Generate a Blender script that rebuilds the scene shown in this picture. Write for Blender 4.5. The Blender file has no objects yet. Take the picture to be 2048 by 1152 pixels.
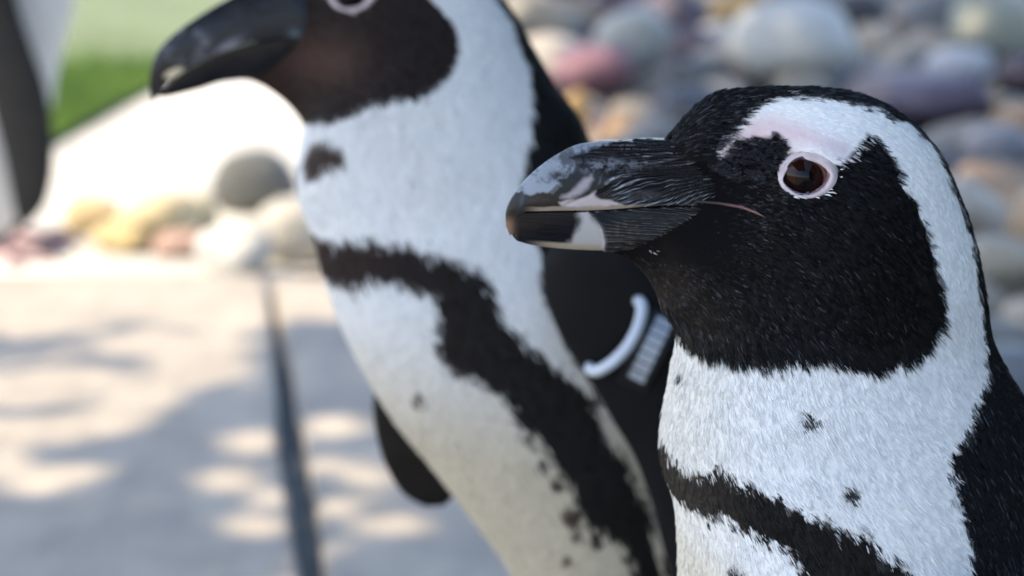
import bpy, bmesh, math
import numpy as np
from mathutils import Vector, Matrix
from mathutils.bvhtree import BVHTree

scene = bpy.context.scene
COL = scene.collection
rng = np.random.default_rng(7)
R = math.radians

# ------------------------------------------------------------------ camera, sky, sun, exposure
CAM_H, FPX, HOR = 0.68, 6600.0, -800.0          # camera height (m), focal length in photo pixels, horizon row
PITCH = math.atan((576.0 - HOR) / FPX)
NEAR, SECOND, THIRD = 1.0, 1.40, 3.40           # distance of each bird's middle plane

cam = bpy.data.cameras.new('camera')
cam_o = bpy.data.objects.new('camera', cam); COL.objects.link(cam_o)
cam_o.location = (0, 0, CAM_H)
cam_o.rotation_euler = (math.pi / 2 - PITCH, 0, 0)
cam.sensor_width = 36.0
cam.lens = FPX / 2048.0 * 36.0
cam.clip_start, cam.clip_end = 0.02, 400.0
cam.dof.use_dof = True
cam.dof.focus_distance = 0.965
cam.dof.aperture_fstop = cam.lens / 1000.0 / 0.0088
cam.dof.aperture_blades = 0
scene.camera = cam_o

SUN_EL = R(52)
SUN_AZ = R(195)                                  # direction TO the sun, from +x counter-clockwise: from the left
SUN = np.array([math.cos(SUN_EL) * math.cos(SUN_AZ), math.cos(SUN_EL) * math.sin(SUN_AZ), math.sin(SUN_EL)])
world = bpy.data.worlds.new('World'); scene.world = world; world.use_nodes = True
wn = world.node_tree
sky = wn.nodes.new('ShaderNodeTexSky'); sky.sky_type = 'NISHITA'; sky.sun_disc = False
sky.sun_elevation = SUN_EL
sky.sun_rotation = math.pi / 2 - SUN_AZ
sky.dust_density = 1.2
wn.links.new(sky.outputs[0], wn.nodes['Background'].inputs[0])
wn.nodes['Background'].inputs[1].default_value = 0.15
sl = bpy.data.lights.new('sun', 'SUN'); sl.energy = 2.1; sl.angle = R(0.53); sl.color = (1.0, 0.83, 0.58)
so = bpy.data.objects.new('sun', sl); COL.objects.link(so)
so.rotation_euler = Vector(-SUN).to_track_quat('-Z', 'Y').to_euler()
so.location = (-4, 1, 6)

vs = scene.view_settings
vs.view_transform = 'Standard'; vs.look = 'None'; vs.gamma = 1.0; vs.use_curve_mapping = False
vs.exposure = 1.74
scene.cycles.use_denoising = True
try:
    scene.cycles.denoiser = 'OPENIMAGEDENOISE'
    scene.cycles.denoising_input_passes = 'RGB_ALBEDO_NORMAL'
except Exception:
    pass
scene.cycles.max_bounces = 8
scene.cycles.transparent_max_bounces = 8
scene.cycles_curves.shape = 'THICK'
scene.cycles_curves.subdivisions = 1

# ------------------------------------------------------------------ geometry of the view
CP, SP = math.cos(PITCH), math.sin(PITCH)
def ray(px, py):
    a = (np.asarray(px, float) - 1024.0) / FPX; b = (576.0 - np.asarray(py, float)) / FPX
    return np.stack([a, CP + b * SP, -SP + b * CP], -1)
def on_plane(px, py, d):                         # point of the pixel's ray on the upright plane y = d
    r = ray(px, py); t = d / r[..., 1]
    return np.stack([r[..., 0] * t, CAM_H + r[..., 2] * t], -1)      # x, z
def on_ground(px, py, z=0.0):
    r = ray(px, py); t = (z - CAM_H) / r[..., 2]
    return np.stack([r[..., 0] * t, r[..., 1] * t], -1)              # x, y
def to_px(P):
    P = np.asarray(P, float); y = P[..., 1]; z = P[..., 2] - CAM_H
    dep = y * CP - z * SP; up = y * SP + z * CP
    return 1024 + FPX * P[..., 0] / dep, 576 - FPX * up / dep
def pl(pts, d):
    a = np.array(pts, float); return on_plane(a[:, 0], a[:, 1], d)

# ------------------------------------------------------------------ numeric helpers
def _hash(ix, iy, iz, seed):
    h = (ix * 374761393 + iy * 668265263 + iz * 2147483647 + seed * 974711) & 0xFFFFFFFF
    h = ((h ^ (h >> 13)) * 1274126177) & 0xFFFFFFFF
    h = ((h ^ (h >> 16)) * 2246822519) & 0xFFFFFFFF
    return ((h ^ (h >> 15)) & 0xFFFFFF) / float(0xFFFFFF)
def noise(P, f=1.0, seed=0):                     # value noise in -1..1; P is (n,3) or (n,2)
    P = np.asarray(P, float) * f
    if P.shape[-1] == 2: P = np.concatenate([P, np.zeros(P.shape[:-1] + (1,))], -1)
    i = np.floor(P).astype(np.int64); t = P - i; t = t * t * (3 - 2 * t)
    out = 0
    for dx in (0, 1):
        for dy in (0, 1):
            for dz in (0, 1):
                w = (t[..., 0] if dx else 1 - t[..., 0]) * (t[..., 1] if dy else 1 - t[..., 1]) * (t[..., 2] if dz else 1 - t[..., 2])
                out = out + w * _hash(i[..., 0] + dx, i[..., 1] + dy, i[..., 2] + dz, seed)
    return out * 2 - 1
def fbm(P, f, octv=3, seed=0):
    s = 0; a = 1.0
    for k in range(octv):
        s = s + a * noise(P, f * 2.03 ** k, seed + k * 17); a *= 0.5
    return s / 1.75
def sstep(a, b, x):
    t = np.clip((x - a) / (b - a), 0, 1); return t * t * (3 - 2 * t)
def sdf(P, poly):                                # signed distance to a polygon, negative inside
    out = np.empty(len(P)); poly = np.asarray(poly, float)
    for c in range(0, len(P), 60000):
        p = P[c:c + 60000]; d = np.full(len(p), 1e9); ins = np.zeros(len(p), bool)
        for k in range(len(poly)):
            a = poly[k]; b = poly[(k + 1) % len(poly)]; e = b - a; w = p - a
            t = np.clip((w @ e) / max(e @ e, 1e-18), 0, 1)
            q = w - t[:, None] * e
            d = np.minimum(d, (q * q).sum(1))
            cond = (a[1] > p[:, 1]) != (b[1] > p[:, 1])
            if abs(e[1]) > 1e-15:
                ins ^= cond & (p[:, 0] < a[0] + e[0] * (p[:, 1] - a[1]) / e[1])
        d = np.sqrt(d); out[c:c + 60000] = np.where(ins, -d, d)
    return out
def spline(K, n=None, ts=None, s=None):          # Catmull-Rom through rows of K at uneven parameters s
    K = np.asarray(K, float)
    if s is None: s = np.arange(len(K), dtype=float)
    if ts is None: ts = np.linspace(s[0], s[-1], n)
    m = np.gradient(K, s, axis=0)
    i = np.clip(np.searchsorted(s, ts, 'right') - 1, 0, len(K) - 2)
    h = (s[i + 1] - s[i]); t = (ts - s[i]) / h
    sh = (-1,) + (1,) * (K.ndim - 1)
    t = t.reshape(sh); h = h.reshape(sh)
    return ((2*t**3 - 3*t**2 + 1) * K[i] + (t**3 - 2*t**2 + t) * h * m[i] + (-2*t**3 + 3*t**2) * K[i + 1] + (t**3 - t**2) * h * m[i + 1])

# ------------------------------------------------------------------ object helpers
def tag(o, label=None, cat=None, group=None, kind=None):
    if label: o['label'] = label
    if cat: o['category'] = cat
    if group: o['group'] = group
    if kind: o['kind'] = kind
    return o
def empty(name, loc):
    o = bpy.data.objects.new(name, None); COL.objects.link(o); o.location = loc; o.empty_display_size = 0.05
    return o
def mesh_obj(name, V, F, mat, parent=None, col=None, smooth=True, origin=None):
    V = np.asarray(V, float)
    if parent is not None: V = V - np.array(world_loc(parent))
    elif origin is not None: V = V - np.asarray(origin, float)
    me = bpy.data.meshes.new(name)
    if isinstance(F, np.ndarray):
        me.vertices.add(len(V)); me.vertices.foreach_set('co', V.astype(np.float32).ravel())
        k = F.shape[1]
        me.loops.add(F.size); me.loops.foreach_set('vertex_index', F.astype(np.int32).ravel())
        me.polygons.add(len(F)); me.polygons.foreach_set('loop_start', np.arange(0, F.size, k, dtype=np.int32))
        me.update(calc_edges=True); me.validate()
    else:
        me.from_pydata(V.tolist(), [], F)
    if smooth: me.polygons.foreach_set('use_smooth', np.ones(len(me.polygons), bool))
    if col is not None:
        at = me.color_attributes.new('col', 'FLOAT_COLOR', 'POINT')
        c4 = np.ones((len(V), 4), np.float32); c4[:, :3] = col
        at.data.foreach_set('color', c4.ravel())
    me.materials.append(mat)
    o = bpy.data.objects.new(name, me); COL.objects.link(o)
    if parent is not None: o.parent = parent
    elif origin is not None: o.location = origin
    return o
def world_loc(o):
    p = Vector((0, 0, 0))
    while o is not None:
        p = p + Vector(o.location); o = o.parent
    return p
def grid_faces(n, m, cap=True):
    i = np.arange(n - 1)[:, None]; j = np.arange(m)[None, :]; j2 = (j + 1) % m
    F = np.stack([i * m + j, i * m + j2, (i + 1) * m + j2, (i + 1) * m + j], -1).reshape(-1, 4)
    return F
def hair_obj(name, pts, rad, col, mat, parent):
    n, k, _ = pts.shape
    cu = bpy.data.hair_curves.new(name)
    cu.add_curves([k] * n)
    P = pts - np.array(world_loc(parent))
    cu.attributes['position'].data.foreach_set('vector', P.astype(np.float32).ravel()) if 'position' in cu.attributes else cu.points.foreach_set('position', P.astype(np.float32).ravel())
    ra = cu.attributes.get('radius') or cu.attributes.new('radius', 'FLOAT', 'POINT')
    ra.data.foreach_set('value', rad.astype(np.float32).ravel())
    ca = cu.attributes.new('col', 'FLOAT_COLOR', 'CURVE')
    c4 = np.ones((n, 4), np.float32); c4[:, :3] = col
    ca.data.foreach_set('color', c4.ravel())
    cu.materials.append(mat)
    o = bpy.data.objects.new(name, cu); COL.objects.link(o); o.parent = parent
    o['kind'] = 'stuff'
    return o

# ------------------------------------------------------------------ materials
def new_mat(name):
    m = bpy.data.materials.new(name); m.use_nodes = True
    return m, m.node_tree.nodes, m.node_tree.links, m.node_tree.nodes['Principled BSDF']
def attr_mat(name, rough=0.6, spec=0.4, bump=0.0, scale=900.0, coat=0.0, sheen=0.0, sss=0.0):
    m, n, l, b = new_mat(name)
    a = n.new('ShaderNodeAttribute'); a.attribute_name = 'col'
    l.new(a.outputs['Color'], b.inputs['Base Color'])
    b.inputs['Roughness'].default_value = rough; b.inputs['Specular IOR Level'].default_value = spec
    b.inputs['Coat Weight'].default_value = coat; b.inputs['Coat Roughness'].default_value = 0.12
    b.inputs['Sheen Weight'].default_value = sheen
    if sss:
        b.inputs['Subsurface Weight'].default_value = sss; b.inputs['Subsurface Radius'].default_value = (0.004, 0.002, 0.0015); b.inputs['Subsurface Scale'].default_value = 0.5
    if bump:
        tc = n.new('ShaderNodeTexCoord'); nz = n.new('ShaderNodeTexNoise'); nz.inputs['Scale'].default_value = scale; nz.inputs['Detail'].default_value = 4
        bp = n.new('ShaderNodeBump'); bp.inputs['Strength'].default_value = bump; bp.inputs['Distance'].default_value = 0.0006
        l.new(tc.outputs['Object'], nz.inputs['Vector']); l.new(nz.outputs['Fac'], bp.inputs['Height']); l.new(bp.outputs['Normal'], b.inputs['Normal'])
    return m
def plain_mat(name, c1, c2=None, rough=0.7, spec=0.35, scale=30.0, bump=0.3, dist=0.004, detail=6, stretch=None):
    m, n, l, b = new_mat(name)
    tc = n.new('ShaderNodeTexCoord'); mp = n.new('ShaderNodeMapping'); nz = n.new('ShaderNodeTexNoise')
    nz.inputs['Scale'].default_value = scale; nz.inputs['Detail'].default_value = detail; nz.inputs['Roughness'].default_value = 0.6
    if stretch: mp.inputs['Scale'].default_value = stretch
    l.new(tc.outputs['Object'], mp.inputs['Vector']); l.new(mp.outputs[0], nz.inputs['Vector'])
    rp = n.new('ShaderNodeValToRGB'); c2 = c2 or tuple(x * 0.7 for x in c1)
    rp.color_ramp.elements[0].position = 0.32; rp.color_ramp.elements[1].position = 0.68
    rp.color_ramp.elements[0].color = (*c2, 1); rp.color_ramp.elements[1].color = (*c1, 1)
    l.new(nz.outputs['Fac'], rp.inputs['Fac']); l.new(rp.outputs['Color'], b.inputs['Base Color'])
    b.inputs['Roughness'].default_value = rough; b.inputs['Specular IOR Level'].default_value = spec
    if bump:
        bp = n.new('ShaderNodeBump'); bp.inputs['Strength'].default_value = bump; bp.inputs['Distance'].default_value = dist
        l.new(nz.outputs['Fac'], bp.inputs['Height']); l.new(bp.outputs['Normal'], b.inputs['Normal'])
    return m
def stone_mat():
    m, n, l, b = new_mat('cobble_stone')
    oi = n.new('ShaderNodeObjectInfo'); rp = n.new('ShaderNodeValToRGB')
    cols = [(.08,.078,.075), (.23,.20,.165), (.29,.24,.18), (.085,.062,.075), (.40,.325,.24), (.16,.16,.16), (.17,.125,.125), (.24,.21,.185), (.44,.38,.31), (.05,.048,.05), (.31,.195,.105), (.19,.175,.145)]
    r = rp.color_ramp; r.interpolation = 'CONSTANT'
    while len(r.elements) < len(cols): r.elements.new(0.5)
    for k, c in enumerate(cols):
        r.elements[k].position = k / len(cols); r.elements[k].color = (*c, 1)
    l.new(oi.outputs['Random'], rp.inputs['Fac'])
    tc = n.new('ShaderNodeTexCoord'); nz = n.new('ShaderNodeTexNoise'); nz.inputs['Scale'].default_value = 22; nz.inputs['Detail'].default_value = 8
    l.new(tc.outputs['Object'], nz.inputs['Vector'])
    mx = n.new('ShaderNodeMix'); mx.data_type = 'RGBA'; mx.blend_type = 'OVERLAY'; mx.inputs[0].default_value = 0.6
    l.new(rp.outputs['Color'], mx.inputs[6]); l.new(nz.outputs['Fac'], mx.inputs[7]); l.new(mx.outputs[2], b.inputs['Base Color'])
    b.inputs['Roughness'].default_value = 0.55
    return m

M_FEATHER = attr_mat('feather', rough=0.45, spec=0.16)
M_SKIN = attr_mat('plumage_skin', rough=0.8, spec=0.06, bump=0.5, scale=700)
M_BILL = attr_mat('bill_horn', rough=0.26, spec=0.20, bump=0.15, scale=1300)
M_BILL_SKIN = M_BILL
M_EYE = attr_mat('eyeball', rough=0.04, spec=0.18)
M_RING = attr_mat('eye_ring_skin', rough=0.5, spec=0.35, bump=0.35, scale=1600, sss=0.3)
M_FOOT = attr_mat('foot_skin', rough=0.55, spec=0.4, bump=0.4, scale=500)
M_FLIP = attr_mat('flipper_plumage', rough=0.6, spec=0.15, bump=0.6, scale=500)
M_WHITE_PLASTIC = plain_mat('white_plastic', (.60, .65, .74), (.52, .57, .66), rough=0.35, bump=0)
M_BLACK_PLASTIC = plain_mat('black_plastic', (.012, .013, .016), (.008, .008, .010), rough=0.4, bump=0)
M_PRINT = plain_mat('white_print', (.42, .46, .53), (.36, .40, .47), rough=0.5, bump=0)
M_COBBLE = stone_mat()

# ------------------------------------------------------------------ ground, slabs, path, lawn
def sheet(name, pts, z, mat, kind='structure', label=None, cat=None):
    V = [(x, y, z) for x, y in pts]
    o = mesh_obj(name, V, [list(range(len(V)))], mat, smooth=False)
    return tag(o, label, cat, kind=kind)
M_SOIL = plain_mat('pale_soil', (.36, .31, .24), (.24, .20, .15), rough=0.95, scale=14, bump=0.5, dist=0.01)
M_PATH = plain_mat('sunlit_concrete', (.72, .69, .62), (.62, .59, .52), rough=0.9, scale=9, bump=0.3)
M_LAWN = plain_mat('lawn_turf', (.15, .26, .05), (.09, .17, .03), rough=0.9, scale=12, bump=0.6, dist=0.02)
M_DRY = plain_mat('dry_turf', (.20, .24, .13), (.15, .18, .09), rough=0.95, scale=8, bump=0.5, dist=0.02)
M_SLAB = plain_mat('brushed_concrete', (.49, .435, .37), (.39, .35, .305), rough=0.85, scale=9, bump=0.4, dist=0.0025, stretch=(3.2, 0.5, 1))
def stain(m, scale, amount):                      # old spills and damp marks with a shape of their own
    n, l = m.node_tree.nodes, m.node_tree.links; b = n['Principled BSDF']
    src = b.inputs['Base Color'].links[0].from_socket
    tc = n.new('ShaderNodeTexCoord'); nz = n.new('ShaderNodeTexNoise'); nz.inputs['Scale'].default_value = scale; nz.inputs['Detail'].default_value = 5; nz.inputs['Distortion'].default_value = .6
    rp = n.new('ShaderNodeValToRGB'); rp.color_ramp.elements[0].position = .40; rp.color_ramp.elements[1].position = .62
    rp.color_ramp.elements[0].color = (1 - amount, 1 - amount, 1 - amount * .95, 1); rp.color_ramp.elements[1].color = (1.05, 1.04, 1.02, 1)
    mx = n.new('ShaderNodeMix'); mx.data_type = 'RGBA'; mx.blend_type = 'MULTIPLY'; mx.inputs[0].default_value = 1.0
    l.new(tc.outputs['Object'], nz.inputs['Vector']); l.new(nz.outputs['Fac'], rp.inputs['Fac'])
    l.new(src, mx.inputs[6]); l.new(rp.outputs['Color'], mx.inputs[7]); l.new(mx.outputs[2], b.inputs['Base Color'])
stain(M_SLAB, 7.0, .16); stain(M_PATH, 5.0, .25); stain(M_LAWN, 4.0, .3)
M_JOINT = plain_mat('joint_filler', (.035, .045, .06), (.02, .026, .034), rough=0.6, scale=60, bump=0.3)

g = sheet('ground', [(-150, -60), (150, -60), (150, 240), (-150, 240)], -0.06, M_SOIL, label='pale bare soil reaching to the horizon')
# the two concrete slabs either side of the dark joint
jt = [(545, 600), (563, 700), (578, 830), (600, 960), (628, 1152)]
jl = np.array([on_ground(x - w, y) for (x, y), w in zip(jt, (5, 17, 24, 28, 31))]); jr = np.array([on_ground(x + w, y) for (x, y), w in zip(jt, (5, 17, 24, 28, 31))])
def extend(j, seed):                                   # carry the joint on towards the camera and up to the slabs' far edge
    d = j[-1] - j[0]; d = d / abs(d[1])
    near_ = j[-1] + d * (j[-1][1] + 1.5); far_ = j[0] - d * (3.33 - j[0][1])
    full = np.vstack([far_, j, near_]); ys_ = np.linspace(full[0, 1], full[-1, 1], 70)
    xs_ = np.interp(-ys_, -full[:, 1], full[:, 0])
    wob = .0022 * noise(np.stack([ys_ * 22, 0 * ys_ + seed], -1), 1, 3) + .003 * noise(np.stack([ys_ * 5, 0 * ys_ + seed], -1), 1, 4)
    return np.stack([xs_ + wob, ys_], -1)
jl, jr = extend(jl, .3), extend(jr, 7.6)
FAR_Y = 3.33
def slab(poly, name, parent):
    bm = bmesh.new()
    vt = [bm.verts.new((x, y, 0)) for x, y in poly]
    f = bm.faces.new(vt)
    r = bmesh.ops.extrude_face_region(bm, geom=[f])
    bmesh.ops.translate(bm, verts=[v for v in r['geom'] if isinstance(v, bmesh.types.BMVert)], vec=(0, 0, -0.055))
    bmesh.ops.recalc_face_normals(bm, faces=bm.faces[:])
    ed = [e for e in bm.edges if all(abs(v.co.z) < 1e-5 for v in e.verts)]
    bmesh.ops.bevel(bm, geom=ed, offset=0.004, segments=2, affect='EDGES', clamp_overlap=True)
    me = bpy.data.meshes.new(name); bm.to_mesh(me); bm.free(); me.materials.append(M_SLAB)
    o = bpy.data.objects.new(name, me); COL.objects.link(o); o.parent = parent
    return o
floor_ = empty('pavement', (0, 0, 0)); tag(floor_, 'grey brushed concrete floor in two slabs, dappled with leaf shade', kind='structure')
slab([(-1.9, -1.5)] + [tuple(p) for p in jl[::-1]] + [(-1.9, FAR_Y)], 'slab', floor_)
slab([tuple(p) for p in jr] + [(2.4, -1.5), (2.4, 2.5), (0.34, 2.6), (0.16, FAR_Y - 0.1)], 'slab', floor_)
mesh_obj('joint_filler', [(p[0] - .004, p[1], -.022) for p in jl] + [(p[0] + .004, p[1], -.022) for p in jr[::-1]], [list(range(len(jl) + len(jr)))], M_JOINT, floor_, smooth=False)

lw = on_ground(np.array([-900, 100, 300, 700, 1000]), np.array([400, 222, 118, -60, -160]))
sheet('path', [(-6, FAR_Y + .01), (0.35, FAR_Y + .01), (0.1, 4.2), (0.25, 5.2), tuple(lw[4]), tuple(lw[3]), tuple(lw[2]), tuple(lw[1]), tuple(lw[0]), (-6, 3.9)], -0.050, M_PATH, label='pale sunlit concrete path between slabs and lawn')
lawn_poly = [tuple(p) for p in lw] + [(0.2, 6.6), (-1.2, 5.9), (-6, 5.6), (-6, 3.9)]
sheet('lawn', lawn_poly, -0.040, M_LAWN, label='sunlit green lawn beyond the pale path')
sheet('dry_lawn', [(-6, 5.3), (-0.75, 5.12), (-.3, 5.3), (0.2, 5.9), (3, 8), (30, 30), (-30, 30)], -0.034, M_DRY, label='pale olive turf behind the green lawn')

# ------------------------------------------------------------------ penguins
def loft(Lp, Rp, D, d, nst, nring, skew=0.0, power=1.0, shape=None):
    """Rings spanned between matching points of the front/lower and the back/upper outline; D is the half width (cm)."""
    L = pl(Lp, d); Rr = pl(Rp, d); D = np.asarray(D, float) / 100.0
    seg = 0.5 * (np.linalg.norm(np.diff(L, axis=0), axis=1) + np.linalg.norm(np.diff(Rr, axis=0), axis=1))
    s = np.concatenate([[0], np.cumsum(np.maximum(seg, 1e-5))])
    ts = np.linspace(0, s[-1], nst)
    L = spline(L, ts=ts, s=s); Rr = spline(Rr, ts=ts, s=s); D = np.maximum(spline(D, ts=ts, s=s), 0.0005)
    th = np.linspace(0, 2 * np.pi, nring, endpoint=False)
    c, sn = np.cos(th), np.sin(th)
    M = (L + Rr) / 2; H = (Rr - L) / 2
    xz = M[:, None, :] + c[None, :, None] * H[:, None, :]
    if shape is None:
        prof = np.sign(sn) * np.abs(sn) ** power
        y = d - prof[None, :] * D[:, None] * (1 - skew * c)[None, :]
    else:
        y = d - (np.sign(sn) * shape(c))[None, :] * D[:, None]
    return np.stack([xz[..., 0], y, xz[..., 1]], -1)
def closed(P):
    n, m, _ = P.shape
    V = P.reshape(-1, 3); F = grid_faces(n, m).tolist()
    V = np.vstack([V, P[0].mean(0), P[-1].mean(0)])
    a, b = n * m, n * m + 1
    F += [[a, (j + 1) % m, j] for j in range(m)] + [[b, (n - 1) * m + j, (n - 1) * m + (j + 1) % m] for j in range(m)]
    return V, F
def normals(P):
    di = np.gradient(P, axis=0); dj = (np.roll(P, -1, 1) - np.roll(P, 1, 1)) / 2
    n = np.cross(dj, di); n /= np.linalg.norm(n, axis=-1, keepdims=True) + 1e-12
    c = P.mean(1, keepdims=True)
    sgn = np.sign(((P - c) * n).sum(-1).mean())
    return n * sgn, di / (np.linalg.norm(di, axis=-1, keepdims=True) + 1e-12)
class Surf:
    def __init__(self, P, d):
        self.P, self.d = P, d
        V, F = closed(P); self.V, self.F = V, F
        self.N, self.T = normals(P)
        self.bvh = BVHTree.FromPolygons([tuple(v) for v in V], F)
    def hit(self, px, py):
        r = ray(px, py)
        h = self.bvh.ray_cast(Vector((0, 0, CAM_H)), Vector(r).normalized())
        return h
    def poly(self, pts):                          # pattern outline laid on the bird's side, kept as x, z of its own middle plane
        out = []
        for px, py in pts:
            h = self.hit(px, py)
            if h[0] is not None: out.append((h[0].x, h[0].z))
            else: out.append(tuple(on_plane(px, py, self.d - 0.004)))
        return np.array(out)
def scatter(S, count, dens):
    P, N, T = S.P, S.N, S.T
    n, m, _ = P.shape
    A, B, C_, E = P[:-1], np.roll(P[:-1], -1, 1), np.roll(P[1:], -1, 1), P[1:]
    area = 0.5 * np.linalg.norm(np.cross(C_ - A, E - B), axis=-1)
    cen = (A + C_) / 2
    w = area * dens(cen.reshape(-1, 3)).reshape(area.shape)
    k = rng.choice(w.size, size=count, p=(w / w.sum()).ravel())
    i, j = k // m, k % m; j2 = (j + 1) % m
    u, v = rng.random((2, count))
    def mix(Q):
        return (Q[i, j] * ((1-u)*(1-v))[:, None] + Q[i, j2] * ((1-u)*v)[:, None] + Q[i+1, j] * (u*(1-v))[:, None] + Q[i+1, j2] * (u*v)[:, None])
    p, nn, tt = mix(P), mix(N), mix(T)
    nn /= np.linalg.norm(nn, axis=1, keepdims=True); tt -= nn * (tt * nn).sum(1, keepdims=True); tt /= np.linalg.norm(tt, axis=1, keepdims=True)
    return p, nn, tt
def strands(p, n, t, length, lift, k=4, droop=0.7, jit=0.12, seed=3, radius=0.00022):
    cnt = len(p)
    b = np.cross(n, t)
    sw = 0.20 * noise(p, 300, seed) + 0.15 * noise(p, 90, seed + 1) + jit * rng.standard_normal(cnt)
    lf = lift * (1 + 0.35 * noise(p, 320, seed + 2) + 0.25 * rng.standard_normal(cnt))
    dirv = t + b * sw[:, None]; dirv /= np.linalg.norm(dirv, axis=1, keepdims=True)
    pts = np.empty((cnt, k, 3)); q = p - n * 0.0003
    step = (length / (k - 1))[:, None]
    for a in range(k):
        pts[:, a] = q
        e = lf * (1 - droop * a / (k - 1))
        q = q + step * (dirv * np.cos(e)[:, None] + n * np.sin(e)[:, None])
    prof = np.array([0.75, 1.0, 0.85, 0.12])[:k] if k == 4 else np.linspace(1, .1, k)
    rad = np.broadcast_to(radius, (cnt,))[:, None] * prof[None, :]
    return pts, rad

WHITE = np.array([.74, .74, .745]); BLACK = np.array([.0032, .0032, .0043]); PINK = np.array([.66, .47, .50])

def paint(base, mask, colr):                     # mask 0..1
    return base * (1 - mask[:, None]) + np.asarray(colr) * mask[:, None]

def eye_parts(S, parent, cx, cy, sc, tilt, side=-1, open_=(46, 31), nict=True, mirror=False):
    """Eyeball, iris and the pale fleshy ring; on the near side and, mirrored, on the far side."""
    h = S.hit(cx, cy); c0 = np.array(h[0]); d = S.d
    mpp = sc                                     # metres per photo pixel at the bird
    yy = [S.hit(cx + a, cy + b)[0] for a, b in ((-50, 0), (50, 0), (0, -20), (0, 40))]
    gx_ = (yy[1].y - yy[0].y) / 100 if yy[0] and yy[1] else 0.0
    gy_ = (yy[3].y - yy[2].y) / 60 if yy[2] and yy[3] else 0.0
    for s in (1, -1):                            # 1: the side that faces the camera
        def P_(dx, dy, out):                     # local px offsets on the eye's plane
            x = c0[0] + dx * mpp; z = c0[2] - dy * mpp
            y = c0[1] + gx_ * dx + gy_ * dy - out
            return np.array([x, y if s == 1 else 2 * d - y, z])
        ct, st = math.cos(tilt), math.sin(tilt)
        ow, oh = open_
        rad = ow * mpp * 1.22
        # eyeball
        nu, nv = 48, 64
        V, Cc = [], []
        cen = P_(0, 2, -rad * 0.97)
        for i in range(nu + 1):
            a = math.pi * i / nu
            for j in range(nv):
                b = 2 * math.pi * j / nv
                sh_ = max(.3, 1 - max(0, a - .90) * .75); q = np.array([math.sin(a) * math.cos(b) * sh_, -math.cos(a) * s, math.sin(a) * math.sin(b) * sh_])
                bulge = 1.0 + (0.06 * math.exp(-(a / 0.5) ** 2))
                V.append(cen + q * rad * bulge)
                rx = (q[0] * rad / mpp + 5) / 37.0; rz = (q[2] * rad / mpp) / 36.0
                rr = math.hypot(rx, rz)
                if rr < 0.52: cc = (.002, .0015, .002)
                elif rr < 1.0: cc = (.015, .004, .0034)
                elif rr < 1.08: cc = (.015, .006, .005)
                else: cc = (.30, .15, .13) if q[0] > 0 else (.10, .05, .045)
                if a > 1.4: cc = (.2, .1, .1)
                Cc.append(cc)
        F = grid_faces(nu + 1, nv)
        mesh_obj('eyeball', V, F, M_EYE, parent, col=np.array(Cc))
        # ring of skin
        K, m = 11, 96
        V, Cc = [], []
        for k in range(K):
            f = [0, .04, .1, .2, .33, .48, .63, .78, .88, .96, 1.04][k]
            for j in range(m):
                b = 2 * math.pi * j / m; cb, sb = math.cos(b), math.sin(b)
                # almond opening, pointed at both corners
                ix = ow * cb; iy = -oh * (abs(sb) ** 1.5) * (1 if sb > 0 else -1)
                ox = ow * 1.33 * cb + 4; oy = -(oh * 1.55 if sb > 0 else oh * 1.36) * sb - 2
                x = ix * (1 - f) + ox * f; y = iy * (1 - f) + oy * f
                X = x * ct + y * st; Y = -x * st + y * ct
                prof = [-.0042, -.0014, .0002, .0006, .0007, .0006, .0004, .0002, .0, -.0008, -.0025][k]
                q = P_(X, Y, 0)
                # follow the head's own surface under the ring
                ry = S.bvh.ray_cast(Vector((q[0], d + (-0.2 if s == 1 else 0.2), q[2])), Vector((0, 1 if s == 1 else -1, 0)))
                ys = ry[0].y if ry[0] is not None else q[1]
                ybase = ys * f + q[1] * (1 - f)
                V.append((q[0], ybase - s * prof * (mpp / 0.0001505), q[2]))
                w = 0.5 + 0.5 * noise(np.array([[x * .05, y * .05, 3.0]]), 1.0, 4)[0]
                cc = np.array([.66, .56, .575]) * (1 - .25 * w)
                if k <= 1: cc = np.array([.34, .20, .22])
                Cc.append(cc)
        mesh_obj('eye_ring', V, grid_faces(K, m), M_RING, parent, col=np.array(Cc))
    return c0

def bill_shape_upper(c):                          # c = -1 at the mouth line, +1 at the ridge
    u = (c + 1) / 2
    return np.sqrt(np.clip(1 - u ** 1.9, 0, 1)) * sstep(-.004, 0.02, u) ** 0.5 * (0.95 + 0.05 * sstep(0, .3, u))
def bill_shape_lower(c):                          # c = -1 at the bottom, +1 at the mouth line
    u = (1 - c) / 2
    return np.sqrt(np.clip(1 - u ** 2.2, 0, 1)) * sstep(-.004, 0.02, u) ** 0.5

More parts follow.
